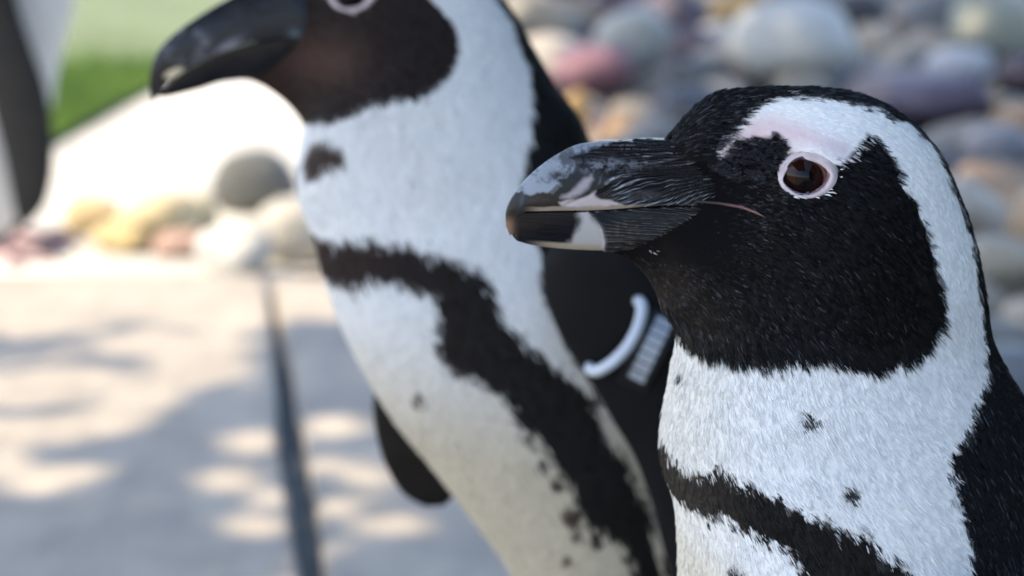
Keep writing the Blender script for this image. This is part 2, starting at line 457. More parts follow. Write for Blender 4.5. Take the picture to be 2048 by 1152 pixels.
def foot(parent, x, y, z, yaw, scale, name='foot'):
    """Webbed foot: a heel pad, three clawed toes and the web between them, one surface."""
    nr, na = 26, 49
    V = []
    top, bot = [], []
    for i in range(nr):
        r = i / (nr - 1)
        for j in range(na):
            a = (j / (na - 1) - .5) * R(78)
            toe = max(math.exp(-((a - t) / R(8.5)) ** 2) for t in (-R(32), 0, R(32)))
            rr = r * (0.060 + 0.026 * toe)
            hgt = (0.011 * toe + 0.004) * (1 - 0.55 * r) + 0.012 * math.exp(-(r / .22) ** 2)
            if i == nr - 1: hgt *= 0.25
            lx, ly = rr * math.cos(a) - 0.012, rr * math.sin(a) * 1.15
            if abs(j - (na - 1) / 2) == (na - 1) / 2: hgt *= 0.4
            top.append((lx, ly, hgt)); bot.append((lx, ly, 0.0))
    V = np.array(top + bot) * scale
    F = []
    m = na; off = nr * na
    for i in range(nr - 1):
        for j in range(na - 1):
            F.append([i*m+j, (i+1)*m+j, (i+1)*m+j+1, i*m+j+1]); F.append([off+i*m+j, off+i*m+j+1, off+(i+1)*m+j+1, off+(i+1)*m+j])
    for i in range(nr - 1):
        for j, fl in ((0, 0), (na - 1, 1)):
            F.append([i*m+j, off+i*m+j, off+(i+1)*m+j, (i+1)*m+j])
    for j in range(na - 1):
        i = nr - 1; F.append([i*m+j, off+i*m+j, off+i*m+j+1, i*m+j+1])
    c, s = math.cos(yaw), math.sin(yaw)
    W = np.stack([x + V[:, 0] * c - V[:, 1] * s, y + V[:, 0] * s + V[:, 1] * c, z + V[:, 2]], -1)
    mot = fbm(W, 70, 3, 5)
    col = paint(np.tile(np.array([.50, .33, .33]), (len(W), 1)), sstep(-.02, .12, mot), (.03, .028, .03))
    return mesh_obj(name, W, F, M_FOOT, parent, col=col)
def leg(parent, a, b, r0, r1):
    K, m = 8, 16; V = []
    a, b = np.array(a), np.array(b)
    for k in range(K):
        f = k / (K - 1); c = a * (1 - f) + b * f; rr = r0 * (1 - f) + r1 * f
        for j in range(m):
            t = 2 * math.pi * j / m; V.append(c + np.array([rr * math.cos(t), rr * math.sin(t), 0]))
    V = np.array(V)
    col = paint(np.tile(np.array([.04, .037, .038]), (len(V), 1)), sstep(0, .3, fbm(V, 80, 2, 9)), (.4, .27, .27))
    return mesh_obj('leg', V, grid_faces(K, m), M_FOOT, parent, col=col)

def flipper(parent, Lp, Rp, d, thick, name='flipper', tilt=0.0, edge=True, base=(.005, .005, .006), white=None):
    P = loft(Lp, Rp, np.array(thick), d, 90, 64, power=0.8)
    zt = P[..., 2].max()
    P[..., 1] += tilt * (zt - P[..., 2])
    V, F = closed(P)
    n, m, _ = P.shape
    th = np.linspace(0, 2 * np.pi, m, endpoint=False)
    col = np.tile(np.array(base), (len(V), 1))
    col *= (1 + .35 * fbm(V, 120, 3, 2))[:, None]
    if edge:                                     # pale trailing edge of the wing
        e = np.tile(sstep(.965, .995, -np.cos(th)), n); e = np.concatenate([e, [0, 0]])
        e *= sstep(.15, .5, np.concatenate([np.repeat(np.linspace(0, 1, n), m), [0, 1]]))
        col = paint(col, e * .8, (.30, .28, .27))
    return mesh_obj(name, V, F, M_FLIP, parent, col=col), P

# ---------- the penguin in focus
penguin = empty('penguin', (on_plane(1790, 3600, NEAR)[0], NEAR, 0.0))
tag(penguin, 'sharply seen black and white penguin in profile with wrinkled black bill and pale ringed eye', 'penguin')
A = [ # front/lower outline, back/upper outline, half width cm
 (1222,502,1325,282,.20),(1236,508,1345,262,.36),(1255,518,1375,228,.52),(1275,532,1420,192,.72),(1292,552,1490,177,.88),(1306,575,1570,174,1.22),
 (1318,598,1650,176,1.78),(1330,620,1730,192,2.42),(1342,640,1805,230,2.74),(1350,656,1868,293,2.98),(1353,675,1915,385,3.18),(1350,700,1948,480,3.38),
 (1343,735,1968,580,3.62),(1335,780,1982,668,3.90),(1326,830,2012,738,4.2),(1320,880,2052,805,4.5),(1326,935,2088,880,4.9),(1345,990,2118,960,5.3),
 (1355,1060,2150,1060,5.7),(1358,1152,2190,1170,6.2),(1350,1400,2260,1420,7.1),(1335,1800,2330,1850,7.8),(1330,2250,2340,2300,7.6),(1390,2750,2300,2780,6.4),(1500,3100,2220,3120,4.8),(1640,3330,2080,3340,2.6)]
A = np.array(A, float)
P1 = loft(A[:, 0:2], A[:, 2:4], A[:, 4], NEAR, 420, 240, skew=0.10)
def bump(P, d, px, py, rad, amp, both=True):     # soft swelling or hollow on both flanks
    c = on_plane(px, py, d - 0.02)
    r2 = (P[..., 0] - c[0]) ** 2 + (P[..., 2] - c[1]) ** 2
    P[..., 1] += np.sign(P[..., 1] - d) * amp * np.exp(-r2 / rad ** 2)
bump(P1, NEAR, 1640, 300, .0075, .0018)          # brow
bump(P1, NEAR, 1500, 300, .009, -.0016)          # bare patch, slightly sunken
bump(P1, NEAR, 1610, 362, .008, -.0012)          # eye socket
bump(P1, NEAR, 1660, 520, .022, .0022)           # cheek
bump(P1, NEAR, 1480, 420, .007, -.0010)          # gape
S1 = Surf(P1, NEAR)
EYE1 = (1613, 356)

BACK = [(1280,340),(1395,352),(1412,332),(1428,306),(1446,282),(1470,262),(1492,238),(1512,216),(1545,202),(1590,193),(1640,193),(1700,203),(1760,222),(1812,246),(1856,280),
        (1892,338),(1916,398),(1940,462),(1953,540),(1962,620),(1970,690),(1968,745),(1958,800),(1938,850),(1912,885),(1898,925),(1908,975),(1925,1020),(1935,1070),(1945,1160),(1990,1400),(2050,1900),(2080,2600),(2050,3500),
        (2700,3500),(2700,200),(2300,-100),(1500,-100),(1200,150)]
MASK = [(1395,322),(1414,332),(1442,322),(1458,300),(1472,275),(1494,280),(1512,270),(1530,277),(1552,264),(1566,280),(1578,296),(1570,318),(1560,345),(1575,366),(1600,380),(1630,382),(1652,368),(1664,346),(1672,326),
        (1698,316),(1712,296),(1728,282),(1740,268),(1752,272),(1766,292),(1784,312),(1800,340),(1806,352),(1798,362),(1818,388),(1838,425),(1852,462),(1866,510),(1878,562),(1884,612),(1876,652),(1856,690),(1824,712),
        (1786,728),(1742,742),(1700,730),(1640,718),(1580,715),(1525,726),(1480,726),(1440,715),(1400,700),(1365,684),(1340,655),(1250,600),(1150,520),(1150,330)]
SCALY = [(1414,332),(1442,322),(1458,300),(1472,275),(1494,280),(1512,270),(1530,277),(1552,264),(1566,280),(1578,296),(1570,318),(1562,345),(1530,362),(1480,366),(1440,350)]
PINKP = [(1408,330),(1428,300),(1446,278),(1470,252),(1500,230),(1545,224),(1595,236),(1645,258),(1695,280),(1712,304),(1690,325),(1670,318),(1620,298),(1580,318),(1562,345),(1500,350),(1440,345)]
BAND = [(1300,868),(1335,912),(1370,942),(1412,955),(1440,942),(1462,970),(1510,985),(1560,1010),(1612,1035),(1650,1046),(1680,1070),(1722,1078),(1745,1110),(1782,1132),(1830,1190),(1890,1320),(1930,1600),(1950,2100),(1930,2700),
        (1800,2700),(1800,2100),(1770,1600),(1720,1350),(1650,1220),(1608,1140),(1580,1092),(1530,1068),(1482,1046),(1440,1022),(1400,1014),(1352,985),(1322,945),(1290,930)]
SPOTS = [(1612,828,7),(1622,838,8),(1608,846,6),(1702,988,13),(1696,978,8),(1362,746,5),(1358,756,4),(1760,1120,10),(1470,1145,12)]
FLECK = [(1306,502,12,6),(1342,499,11,5),(1330,494,7,5)]
PB = {k: S1.poly(v) for k, v in dict(back=BACK, mask=MASK, scaly=SCALY, pink=PINKP, band=BAND).items()}
SP1 = [(S1.poly([(x, y)])[0], r * .0002) for x, y, r in SPOTS]
def plumage1(Q, jag=1.0, hair=0.0):
    q = Q[:, [0, 2]]
    hj = hair * rng.standard_normal(len(q))
    jn = jag * (.0009 * noise(Q, 480, 1) + .0008 * noise(Q, 170, 2)) + hj * .0004
    wcol = WHITE * 1.08 * (1 - .05 * (0.5 + .5 * noise(Q, 60, 5)))[:, None]
    col = wcol
    e = .0004
    back = 1 - sstep(-e, e, sdf(q, PB['back']) + jn)
    mask = 1 - sstep(-e, e, sdf(q, PB['mask']) + jn * .8)
    band = 1 - sstep(-e, e, sdf(q, PB['band']) + jn * 1.3 - .0016 + hj * .0006)
    pk = (1 - sstep(-.005, .002, sdf(q, PB['pink']) + jn * .4)) * np.clip(.88 + .25 * noise(Q, 600, 31), 0, 1)
    brown = (1 - sstep(.0, .030, np.abs(q[:, 0] - on_plane(1330, 600, NEAR)[0]) + 1.0 * np.clip(q[:, 1] - on_plane(1330, 590, NEAR)[1], 0, 1))) * (.7 + .3 * noise(Q, 300, 8))
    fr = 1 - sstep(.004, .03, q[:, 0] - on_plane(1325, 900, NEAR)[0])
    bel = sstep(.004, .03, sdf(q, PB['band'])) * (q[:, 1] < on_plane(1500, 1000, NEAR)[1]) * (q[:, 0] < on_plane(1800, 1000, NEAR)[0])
    col = paint(col, np.clip(.45 * fr + .75 * bel, 0, .8), (.66, .60, .49))  # cream belly, and warm bounce light tinted into the chest front
    col = paint(col, pk * .85, PINK)
    col = paint(col, back, BLACK * np.array([.9, 1.0, 1.15]))
    mcol = BLACK[None, :] * (1 - brown[:, None]) + np.array([.017, .0125, .0095])[None, :] * brown[:, None]
    col = col * (1 - mask[:, None]) + mcol * mask[:, None]
    bcol = np.array([.008, .0065, .006])[None] * (1 - fr[:, None]) + np.array([.034, .027, .021])[None] * fr[:, None]
    col = col * (1 - band[:, None]) + bcol * band[:, None]
    spot = np.zeros(len(q))
    for c, r in SP1:
        spot = np.maximum(spot, 1 - sstep(r * .7, r * 1.1, np.hypot(q[:, 0] - c[0], q[:, 1] - c[1]) + jn * .6))
    col = paint(col, spot, (.03, .03, .032))
    return col, dict(back=back, mask=mask, band=band, pink=pk, spot=spot)
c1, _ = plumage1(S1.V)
def carve(V, d, px, py, depth, rx, ry):           # eye sockets
    V = V.copy(); c = on_plane(px, py, d - depth)
    r = np.hypot((V[:, 0] - c[0]) / rx, (V[:, 2] - c[1]) / ry)
    V[:, 1] -= np.sign(V[:, 1] - d) * .007 * (1 - sstep(.75, 1.05, r))
    return V
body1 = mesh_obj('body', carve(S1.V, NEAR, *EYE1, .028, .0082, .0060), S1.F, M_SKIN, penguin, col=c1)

# feathers of the head, neck and body
Z_IN = on_plane(1700, 1190, NEAR)[1]
MB = 8
cnt = 66000
p, n, t = scatter(S1, cnt, lambda Q: np.where(Q[:, 2] > Z_IN, 1.0, .06) * np.where(Q[:, 1] < NEAR + .012, 1, .30) * np.where(Q[:, 2] > on_plane(1600, 740, NEAR)[1], 1.5, 1.0))
q = p[:, [0, 2]]
dm, ds, dp = sdf(q, PB['mask']), sdf(q, PB['scaly']), sdf(q, PB['pink'])
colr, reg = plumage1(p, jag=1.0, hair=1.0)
ppx, ppy = to_px(p)
face = reg['mask'] > .5; scaly = ds < 0; pink = (dp < -.001) & ~scaly & ~(reg['back'] > .5)
eyed = np.hypot((ppx - EYE1[0] - 5) / 66, (ppy - EYE1[1] + 3) / 49); c_eye = on_plane(*EYE1, NEAR - .028)
eyed = np.hypot((q[:, 0] - c_eye[0] - .0007) / (60 * .000148), (q[:, 1] - c_eye[1] - .0004) / (44 * .000148))
length = np.full(cnt, .0031)
length[reg['back'] > .5] = .0038
length[face] = .0027
base_d = sstep(0, .022, q[:, 0] - on_plane(1400, 400, NEAR - .01)[0])      # short velvet by the bill
chin = sstep(0, .02, on_plane(1300, 505, NEAR)[1] - q[:, 1])
chin = np.maximum(chin, sstep(.0, .004, on_plane(1300, 500, NEAR)[1] - q[:, 1])); length = np.where(face, length * (.5 + .5 * np.maximum(base_d, chin)), length)
crown = (reg['back'] > .5) & (q[:, 1] > on_plane(1500, 300, NEAR)[1]); length[crown] = .0034
stripe = ~face & ~(reg['back'] > .5) & (q[:, 1] > on_plane(1500, 560, NEAR)[1]); length[stripe] = .0026; colr[stripe] = np.clip(colr[stripe] * 1.09, 0, .84)  # stripe lightened: overhead skylight put into its colour
length[pink] = .0011; length[scaly] = .0020
low = p[:, 2] < Z_IN - .004; length[low] = .007
length *= rng.uniform(.7, 1.25, cnt)
lift = np.full(cnt, .20); lift[face] = .17; lift[scaly] = .6; lift[pink] = .15; lift[stripe] = .13; edge_low = face & (dm > -.006) & (q[:, 1] < on_plane(1600, 520, NEAR)[1]); length[edge_low] *= 1.7; lift[edge_low] = .24
radius = np.full(cnt, .00013); radius[face] = .000105; radius[crown] = .00011; radius[scaly] = .00014; radius[pink] = .00008; radius[stripe] = .00012; radius[low] = .0004
# white feathers sweep down and back across the breast
b = np.cross(n, t); tow = np.sign(-(p[:, 1] - NEAR))
swx = np.where(~face & (reg['back'] < .5) & ~stripe, .45, .0) + np.where(face, .55, 0)
t2 = t + np.stack([swx, 0 * swx, 0 * swx], -1); t2 -= n * (t2 * n).sum(1, keepdims=True); t = t2 / np.linalg.norm(t2, axis=1, keepdims=True)
keep = (eyed > 1.0) & ~(pink & (rng.random(cnt) < .55)) & ~(scaly & (rng.random(cnt) < .30)) & ~(face & (rng.random(cnt) < .15))
lum = rng.uniform(.90, 1.06, cnt)
colr = colr * lum[:, None]
for fx, fy, rx, ry in FLECK:
    cc = S1.poly([(fx, fy)])[0]
    f = (np.hypot((q[:, 0] - cc[0]) / (rx * .00015), (q[:, 1] - cc[1]) / (ry * .00015)) < 1) & (p[:, 1] < NEAR)
    colr[f] = (.75, .75, .75)
def vanes(p, n, t, length, lift, radius, width, colr, m, seed, barb=.10):
    """Each feather is a fan of m fine barbs on one root, sharing its lie, length and shade."""
    k = len(p); b = np.cross(n, t)
    sw = .16 * noise(p, 140, seed) + .12 * noise(p, 60, seed + 1) + .08 * rng.standard_normal(k)
    d_ = t + b * sw[:, None]; d_ /= np.linalg.norm(d_, axis=1, keepdims=True); b = np.cross(n, d_)
    lf = lift * (1 + .30 * rng.standard_normal(k)); L = length * (1 + .12 * rng.standard_normal(k))
    u = np.linspace(-1, 1, m)[None, :] + .12 * rng.standard_normal((k, m))
    root = p[:, None] + b[:, None] * (u * width[:, None] * .75)[..., None] - n[:, None] * .0003 + d_[:, None] * (-.0006 * np.abs(u) + .0005 * rng.standard_normal((k, m)))[..., None]
    Lb = L[:, None] * (1 - .28 * u ** 2 + .08 * rng.standard_normal((k, m)))
    spread = u * .16 + barb * rng.standard_normal((k, m))
    dd = d_[:, None] + b[:, None] * spread[..., None]; dd /= np.linalg.norm(dd, axis=2, keepdims=True)
    e0 = lf[:, None] * np.ones((1, m)) - .10 * u ** 2
    pts = np.empty((k, m, 4, 3)); q = root
    for a in range(4):
        pts[:, :, a] = q
        e = e0 * (1 - .75 * a / 3) - .04 * a / 3 * (np.abs(u))
        q = q + (Lb / 3)[..., None] * (dd * np.cos(e)[..., None] + n[:, None] * np.sin(e)[..., None])
    rad = radius[:, None, None] * np.array([.9, 1.0, .8, .15])[None, None] * np.ones((k, m, 1))
    c = colr[:, None] * rng.uniform(.92, 1.08, (k, m))[..., None]
    c = c * (1 + .10 * np.exp(-(u / .2) ** 2))[..., None]
    return pts.reshape(-1, 4, 3), rad.reshape(-1, 4), c.reshape(-1, 3)
width = np.where(face, .00036, .00062); width[scaly] = .00045; width[pink] = .0006; width[low] = .0016; width[crown] = .0004
kk = np.where(keep)[0]
pts, rad, hc = vanes(p[kk], n[kk], t[kk], length[kk], lift[kk], radius[kk], width[kk], colr[kk], MB, 3)
fc = np.repeat(face[kk], MB); cr = np.repeat(crown[kk], MB); bk_ = np.repeat((reg['back'] > .5)[kk], MB); rt = pts[:, 0]
lore = np.exp(-(((rt[:, 0] - on_plane(1490, 385, NEAR)[0]) / .012) ** 2 + ((rt[:, 2] - on_plane(1490, 385, NEAR)[1]) / .006) ** 2))
chn = np.exp(-(((rt[:, 0] - on_plane(1370, 560, NEAR)[0]) / .018) ** 2 + ((rt[:, 2] - on_plane(1370, 570, NEAR)[1]) / .012) ** 2))
pg_ = np.where(cr, .22, np.where(fc, .024 + .10 * chn + .22 * lore + .05 * np.clip(noise(rt, 55, 77), 0, 1), np.where(bk_, .08, 0)))
gsel = rng.random(len(hc)) < pg_
hc[gsel] = hc[gsel] * 1.5 + np.array([.034, .037, .046]) * rng.uniform(.2, 1.9, (gsel.sum(), 1)) ** 1.4  # feather sheen painted as scattered lighter barbs
sc_ = np.repeat(scaly[kk], MB); hc[sc_] = hc[sc_] + np.array([.012, .013, .018]) * rng.uniform(0, 1.6, (sc_.sum(), 1))  # highlights of the scaly patch put into the barb colour
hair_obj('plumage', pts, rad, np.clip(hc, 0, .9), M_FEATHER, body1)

# bill
def make_bill(parent, up, lo, d, nst, nring, paint_up, paint_lo, relief_up=None, relief_lo=None):
    up = np.array(up, float); lo = np.array(lo, float)
    out = []
    for nm, K, shp, pf, rf in (('upper_mandible', up, bill_shape_upper, paint_up, relief_up), ('lower_mandible', lo, bill_shape_lower, paint_lo, relief_lo)):
        P = loft(K[:, 2:4] if nm[0] == 'u' else K[:, 2:4], K[:, 0:2], K[:, 4], d, nst, nring, shape=shp)
        if rf is not None:
            N, _ = normals(P); P = P + N * rf(P)[..., None]
        V, F = closed(P)
        out.append(mesh_obj(nm, V, F, M_BILL, parent, col=pf(V)))
    return out
# ridge x,y, mouth-line x,y, half width
UP1 = [(1012,452,1020,470,.08),(1011,434,1027,466,.17),(1016,410,1036,446,.25),(1030,385,1048,422,.32),(1054,356,1075,419,.44),(1083,330,1107,417,.54),(1114,309,1142,416,.62),(1150,291,1180,415,.70),
       (1200,282,1225,412,.78),(1260,278,1275,407,.86),(1320,276,1325,403,.93),(1372,280,1378,402,1.02),(1412,300,1425,405,1.12),(1450,322,1470,411,1.22),(1480,345,1505,420,1.22)]
LO1 = [(1024,462,1025,472,.08),(1030,446,1032,480,.20),(1044,424,1048,486,.32),(1070,420,1070,491,.42),(1104,418,1104,495,.51),(1140,417,1140,498,.58),(1180,416,1185,500,.65),
       (1225,413,1235,500,.72),(1275,408,1285,496,.80),(1325,405,1330,489,.88),(1378,404,1370,468,.98),(1425,407,1418,440,1.08),(1470,413,1466,424,1.16),(1505,422,1505,428,1.16)]
MPP = 1.0 / FPX * 1.0
def bpx(V, d): 
    W = np.array(V, float).copy(); W[..., 1] = d - .006
    return np.stack(to_px(W), -1)
def ridged(x): return 1 - np.abs(x)
def folds(q, d, seed, rot):
    """Fold lines that follow the bill; q in photo pixels (1 px = 0.15 mm). Returns height 0..1."""
    x, y = q[..., 0], q[..., 1]
    w = y + rot(x, y)
    wa = w * .075 + 1.3 * noise(np.stack([x * .007, y * .022], -1), 1, seed + 5) + .22 * noise(np.stack([x * .05, y * .05], -1), 1, seed + 7)
    wb = w * .165 + 1.2 * noise(np.stack([x * .012, y * .04], -1), 1, seed + 6) + .16 * noise(np.stack([x * .09, y * .09], -1), 1, seed + 8)
    fa, fb = wa - np.floor(wa), wb - np.floor(wb)
    sa = fa ** 1.5 * (1 - sstep(.90, 1.0, fa)); sb = fb ** 1.5 * (1 - sstep(.86, 1.0, fb))
    ma = .25 + .75 * sstep(-.4, .5, noise(np.stack([x * .02, y * .05], -1), 1, seed + 9))
    h = .55 * sa * ma + .45 * sb
    return h
def rot_up(x, y):                                 # lower folds slant down towards the tip
    k = sstep(325, 385, y); k2 = sstep(1300, 1400, x)
    return k * (x - 1300) * (.36 + .26 * k2) + (1 - k) * (x - 1300) * .03
def rot_lo(x, y): return -(x - 1200) * .11
def smooth_up(q):                                 # bare horny patches without folds
    return np.clip(np.exp(-(((q[..., 0] - 1288) / 38) ** 2 + ((q[..., 1] - 388) / 11) ** 2) ** 2), 0, 1)
def relief_up1(P):
    q = bpx(P, NEAR); m = sstep(1170, 1260, q[..., 0] - .4 * (q[..., 1] - 340)) * (1 - sstep(398, 410, q[..., 1]))
    base = .0001 * fbm(P, 260, 3, 2)
    groove = -.00045 * np.exp(-((q[..., 1] - (412 - .36 * (q[..., 0] - 1125) - .0006 * (q[..., 0] - 1125) ** 2)) / 3.0) ** 2) * sstep(1120, 1140, q[..., 0]) * (1 - sstep(1260, 1300, q[..., 0]))
    return base + groove + m * (1 - smooth_up(q)) * .0015 * (folds(q, NEAR, 11, rot_up) - .25)
def relief_lo1(P):
    q = bpx(P, NEAR); m = sstep(-4, 4, q[..., 0] - (1208 - 40 * np.clip((500 - q[..., 1]) / 80, 0, 1.2) ** 3))
    return m * (.0004 + .0010 * (folds(q * np.array([1, 1.25]), NEAR, 31, rot_lo) - .3))
def soft(q, poly, w): return 1 - sstep(-w, w, sdf(q, np.array(poly, float)))
def paint_up1(V):
    q = bpx(V, NEAR); n1 = fbm(q, .035, 4, 3); n2 = fbm(q, .09, 3, 8)
    n3 = fbm(q, .22, 2, 61)
    col = np.tile(np.array([.008, .0075, .009]), (len(q), 1))
    w = q + np.stack([7 * n1 + 4 * n2, 7 * fbm(q, .04, 3, 13) + 4 * fbm(q, .16, 2, 15)], -1)
    brown = np.exp(-(((q[:, 0] - 1085) / 40) ** 2 + ((q[:, 1] - 402) / 9) ** 2))
    col = paint(col, brown * .5, (.045, .032, .03))
    leather = sstep(1160, 1235, q[:, 0] - .5 * (q[:, 1] - 340))
    f = folds(q, NEAR, 11, rot_up); sm = smooth_up(q)
    edge_ = sstep(.36, .52, f) * leather * (1 - sm)
    col = paint(col, edge_ * (.35 + .65 * sstep(-.35, .25, n1)), (.20, .205, .24))  # bluish highlights along the fold edges, painted into the colour
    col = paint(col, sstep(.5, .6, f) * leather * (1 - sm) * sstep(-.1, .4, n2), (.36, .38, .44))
    col = paint(col, sm * .9, (.022, .022, .030)); col = paint(col, sm * sstep(.1, .5, n2 + .5 * n3) * .5, (.10, .11, .14))
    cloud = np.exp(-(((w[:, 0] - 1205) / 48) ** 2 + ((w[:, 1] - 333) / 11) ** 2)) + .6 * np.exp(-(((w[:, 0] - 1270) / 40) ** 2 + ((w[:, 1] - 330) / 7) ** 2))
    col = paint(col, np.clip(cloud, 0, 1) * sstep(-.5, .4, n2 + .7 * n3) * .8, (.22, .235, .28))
    tip = soft(w, [(1016,400),(1030,376),(1047,350),(1077,325),(1117,299),(1152,284),(1195,278),(1225,286),(1206,296),(1170,308),(1136,320),(1152,330),(1150,346),(1131,354),(1112,362),(1122,372),(1103,385),(1080,385),(1063,395),(1042,388)], 4)
    col = paint(col, tip, (.085, .095, .115))
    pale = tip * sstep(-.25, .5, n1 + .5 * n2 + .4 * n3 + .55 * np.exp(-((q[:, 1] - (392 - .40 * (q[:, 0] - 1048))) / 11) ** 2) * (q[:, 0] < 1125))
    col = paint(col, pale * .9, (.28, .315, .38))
    rim = tip * np.exp(-(sdf(q, np.array([(1020,400),(1030,378),(1060,340),(1100,309),(1150,290),(1215,279),(1215,600),(1020,600)], float)) / 9) ** 2)
    col = paint(col, rim * .5, (.23, .24, .235))
    dark = np.exp(-(((w[:, 0] - 1117) / 17) ** 2 + ((w[:, 1] - 352 + .3 * (w[:, 0] - 1117)) / 8) ** 2))
    col = paint(col, np.clip(dark * 1.1, 0, 1) * tip, (.025, .028, .034))
    w2 = q + np.stack([3 * n1, 3 * n2], -1)
    d1 = soft(w2, [(1120,396),(1145,383),(1164,362),(1183,349),(1187,358),(1178,374),(1162,388),(1141,398)], 6)
    d2 = soft(w2, [(1117,404),(1164,395),(1192,380),(1188,391),(1199,396),(1234,402),(1246,408),(1211,412),(1141,416),(1122,412)], 3.5)
    col = paint(col, d1 * .8, (.40, .365, .40)); col = paint(col, d2 * .9, (.50, .44, .45))
    tom = sstep(1040, 1090, q[:, 0]) * (1 - sstep(1230, 1330, q[:, 0])) * sstep(0, 1, (q[:, 1] - (413 - .05 * (q[:, 0] - 1100) + 4 * n1)) / 4)
    col = paint(col, tom * .75, (.34, .27, .21))
    gl = np.exp(-(((q[:, 0] - 1044) / 6) ** 2 + ((q[:, 1] - 404 + 2.0 * (q[:, 0] - 1044)) / 14) ** 2))
    col = paint(col, gl * .5, (.05, .075, .11))  # blue highlight painted on the hook
    hook = (1 - sstep(1016, 1038, q[:, 0])) * sstep(430, 456, q[:, 1])
    col = paint(col, hook * .85, (.20, .125, .085))
    gp = sstep(1425, 1460, q[:, 0]) * np.exp(-((q[:, 1] - (410 + .25 * (q[:, 0] - 1470))) / 8) ** 2)
    return paint(col, np.clip(gp, 0, 1), (.34, .17, .15))
def paint_lo1(V):
    q = bpx(V, NEAR); n1 = fbm(q, .05, 3, 23); w = q + np.stack([9 * n1, 7 * n1], -1)
    col = np.tile(np.array([.0045, .005, .008]), (len(q), 1))
    st = noise(np.stack([q[:, 0] * .02, q[:, 1] * .25], -1), 1, 4); n2 = fbm(q, .12, 3, 29)
    col *= (1 + .6 * st)[:, None]
    wp = soft(w, [(1162,412),(1176,414),(1190,440),(1204,454),(1212,480),(1214,505),(1120,505),(1138,492),(1150,470),(1158,445)], 11)
    col = paint(col, wp * .92, (.45, .445, .45))
    bt = sstep(1045, 1110, q[:, 0]) * (1 - sstep(1198, 1206, q[:, 0])) * sstep(-9, -2, q[:, 1] - (494 + .045 * (q[:, 0] - 1110)))
    col = paint(col, bt * .85, (.40, .34, .27))
    ti = (1 - sstep(1028, 1040, q[:, 0])); col = paint(col, ti * .6, (.06, .042, .035))
    xb = q[:, 0] - (1210 - 42 * np.clip((500 - q[:, 1]) / 82, 0, 1.2) ** 3) + 3 * n1
    lea = sstep(-3, 3, xb)
    f = folds(q * np.array([1, 1.25]), NEAR, 31, rot_lo)
    col = paint(col, lea, (.009, .008, .0085)); col = paint(col, lea * sstep(.30, .50, f) * (.5 + .5 * sstep(-.3, .3, n2)), (.135, .12, .115))  # fold highlights of the lower bill are painted in as well
    blot = np.exp(-(((q[:, 0] - 1212) / 20) ** 2 + ((q[:, 1] - 428) / 14) ** 2)); col = paint(col, np.clip(blot * 1.2, 0, 1) * lea, (.006, .006, .007))
    col = paint(col, np.exp(-(xb / 4) ** 2) * lea * .6, (.14, .13, .135))
    gp = sstep(1430, 1465, q[:, 0])
    return paint(col, gp * .8, (.34, .17, .15))
make_bill(penguin, UP1, LO1, NEAR, 400, 560, paint_up1, paint_lo1, relief_up1, relief_lo1)

eye_parts(S1, penguin, *EYE1, .0001485, R(9))
# pink corner of the mouth, a thin crease in the feathers
gv, gr = [], []
gp = np.array([(1392,402),(1440,407),(1486,415),(1516,427),(1534,437)], float)
for k, (x, y) in enumerate(gp):
    for dx, dy, o in ((0,-3,.0004),(0,0,.0011),(0,3,.0004)):
        w_ = [1,1,1,.8,.2][k]
        h = S1.hit(x + dx * w_, y + dy * w_); gv.append(np.array(h[0]) + np.array(h[1]) * (o if o < .001 else .0009) * (1 if h[1].y < 0 else -1))
gf = [[k*3+j, k*3+j+1, (k+1)*3+j+1, (k+1)*3+j] for k in range(4) for j in range(2)]
mesh_obj('gape', gv, gf, M_RING, penguin, col=np.repeat(np.array([[.010, .009, .010], [.03, .018, .016], [.15, .075, .07], [.20, .10, .095], [.06, .03, .03]]), 3, axis=0))
# white flecks of feather round the lower rim of the eye
fp = []
for k in range(13):
    a = R(-20) + R(150) * rng.random()
    jr_ = rng.uniform(.95, 1.06); X = 62 * jr_ * math.cos(a) + 6; Y = 45 * jr_ * math.sin(a) - 3
    px_, py_ = EYE1[0] + X * .98 + Y * .15, EYE1[1] - X * .15 + Y
    h = S1.hit(px_, py_)
    if h[0] is None: continue
    o = np.array(h[0]); nn = np.array(h[1]); nn *= (1 if nn[1] < 0 else -1)
    dr = np.array([.3 * math.cos(a) + .9, 0, -.45 * math.sin(a)]); dr -= nn * (dr @ nn); dr /= np.linalg.norm(dr)
    L = rng.choice([.0006, .0009, .0013, .0020])
    fp.append([o + nn * .0007, o + nn * .0011 + dr * L * .35, o + nn * .0012 + dr * L * .7, o + nn * .0010 + dr * L])
fp = np.array(fp)
hair_obj('eye_fleck', fp, np.tile(np.array([.00012, .00016, .00014, .00003]), (len(fp), 1)), np.full((len(fp), 3), .8), M_FEATHER, body1)
# the rest of the bird, below the frame
for s in (-1, 1):
    y = NEAR + s * .045; fx = on_plane(1800, 3600, NEAR)[0]
    leg(penguin, (fx, y, .075), (fx - .005, y, .008), .02, .012); foot(penguin, fx + .002, y, 0, math.pi, 1.0)
    xs = np.array
    Lf = [(1760,1230),(1690,1400),(1700,1650),(1760,1950),(1850,2200),(1900,2330)]; Rf = [(2000,1180),(2080,1350),(2110,1600),(2080,1900),(2010,2150),(1930,2340)]
    fl, FP = flipper(penguin, Lf, Rf, NEAR + s * .080, [.5, .8, .75, .6, .45, .15], tilt=s * .06)
tl = loft([(2050,3150),(2120,3350),(2230,3520),(2290,3580)], [(2220,3050),(2290,3250),(2340,3430),(2330,3570)], [2.2, 2.0, 1.4, .3], NEAR, 20, 24)
V, F = closed(tl); mesh_obj('tail', V, F, M_FLIP, penguin, col=np.tile(BLACK, (len(V), 1)))

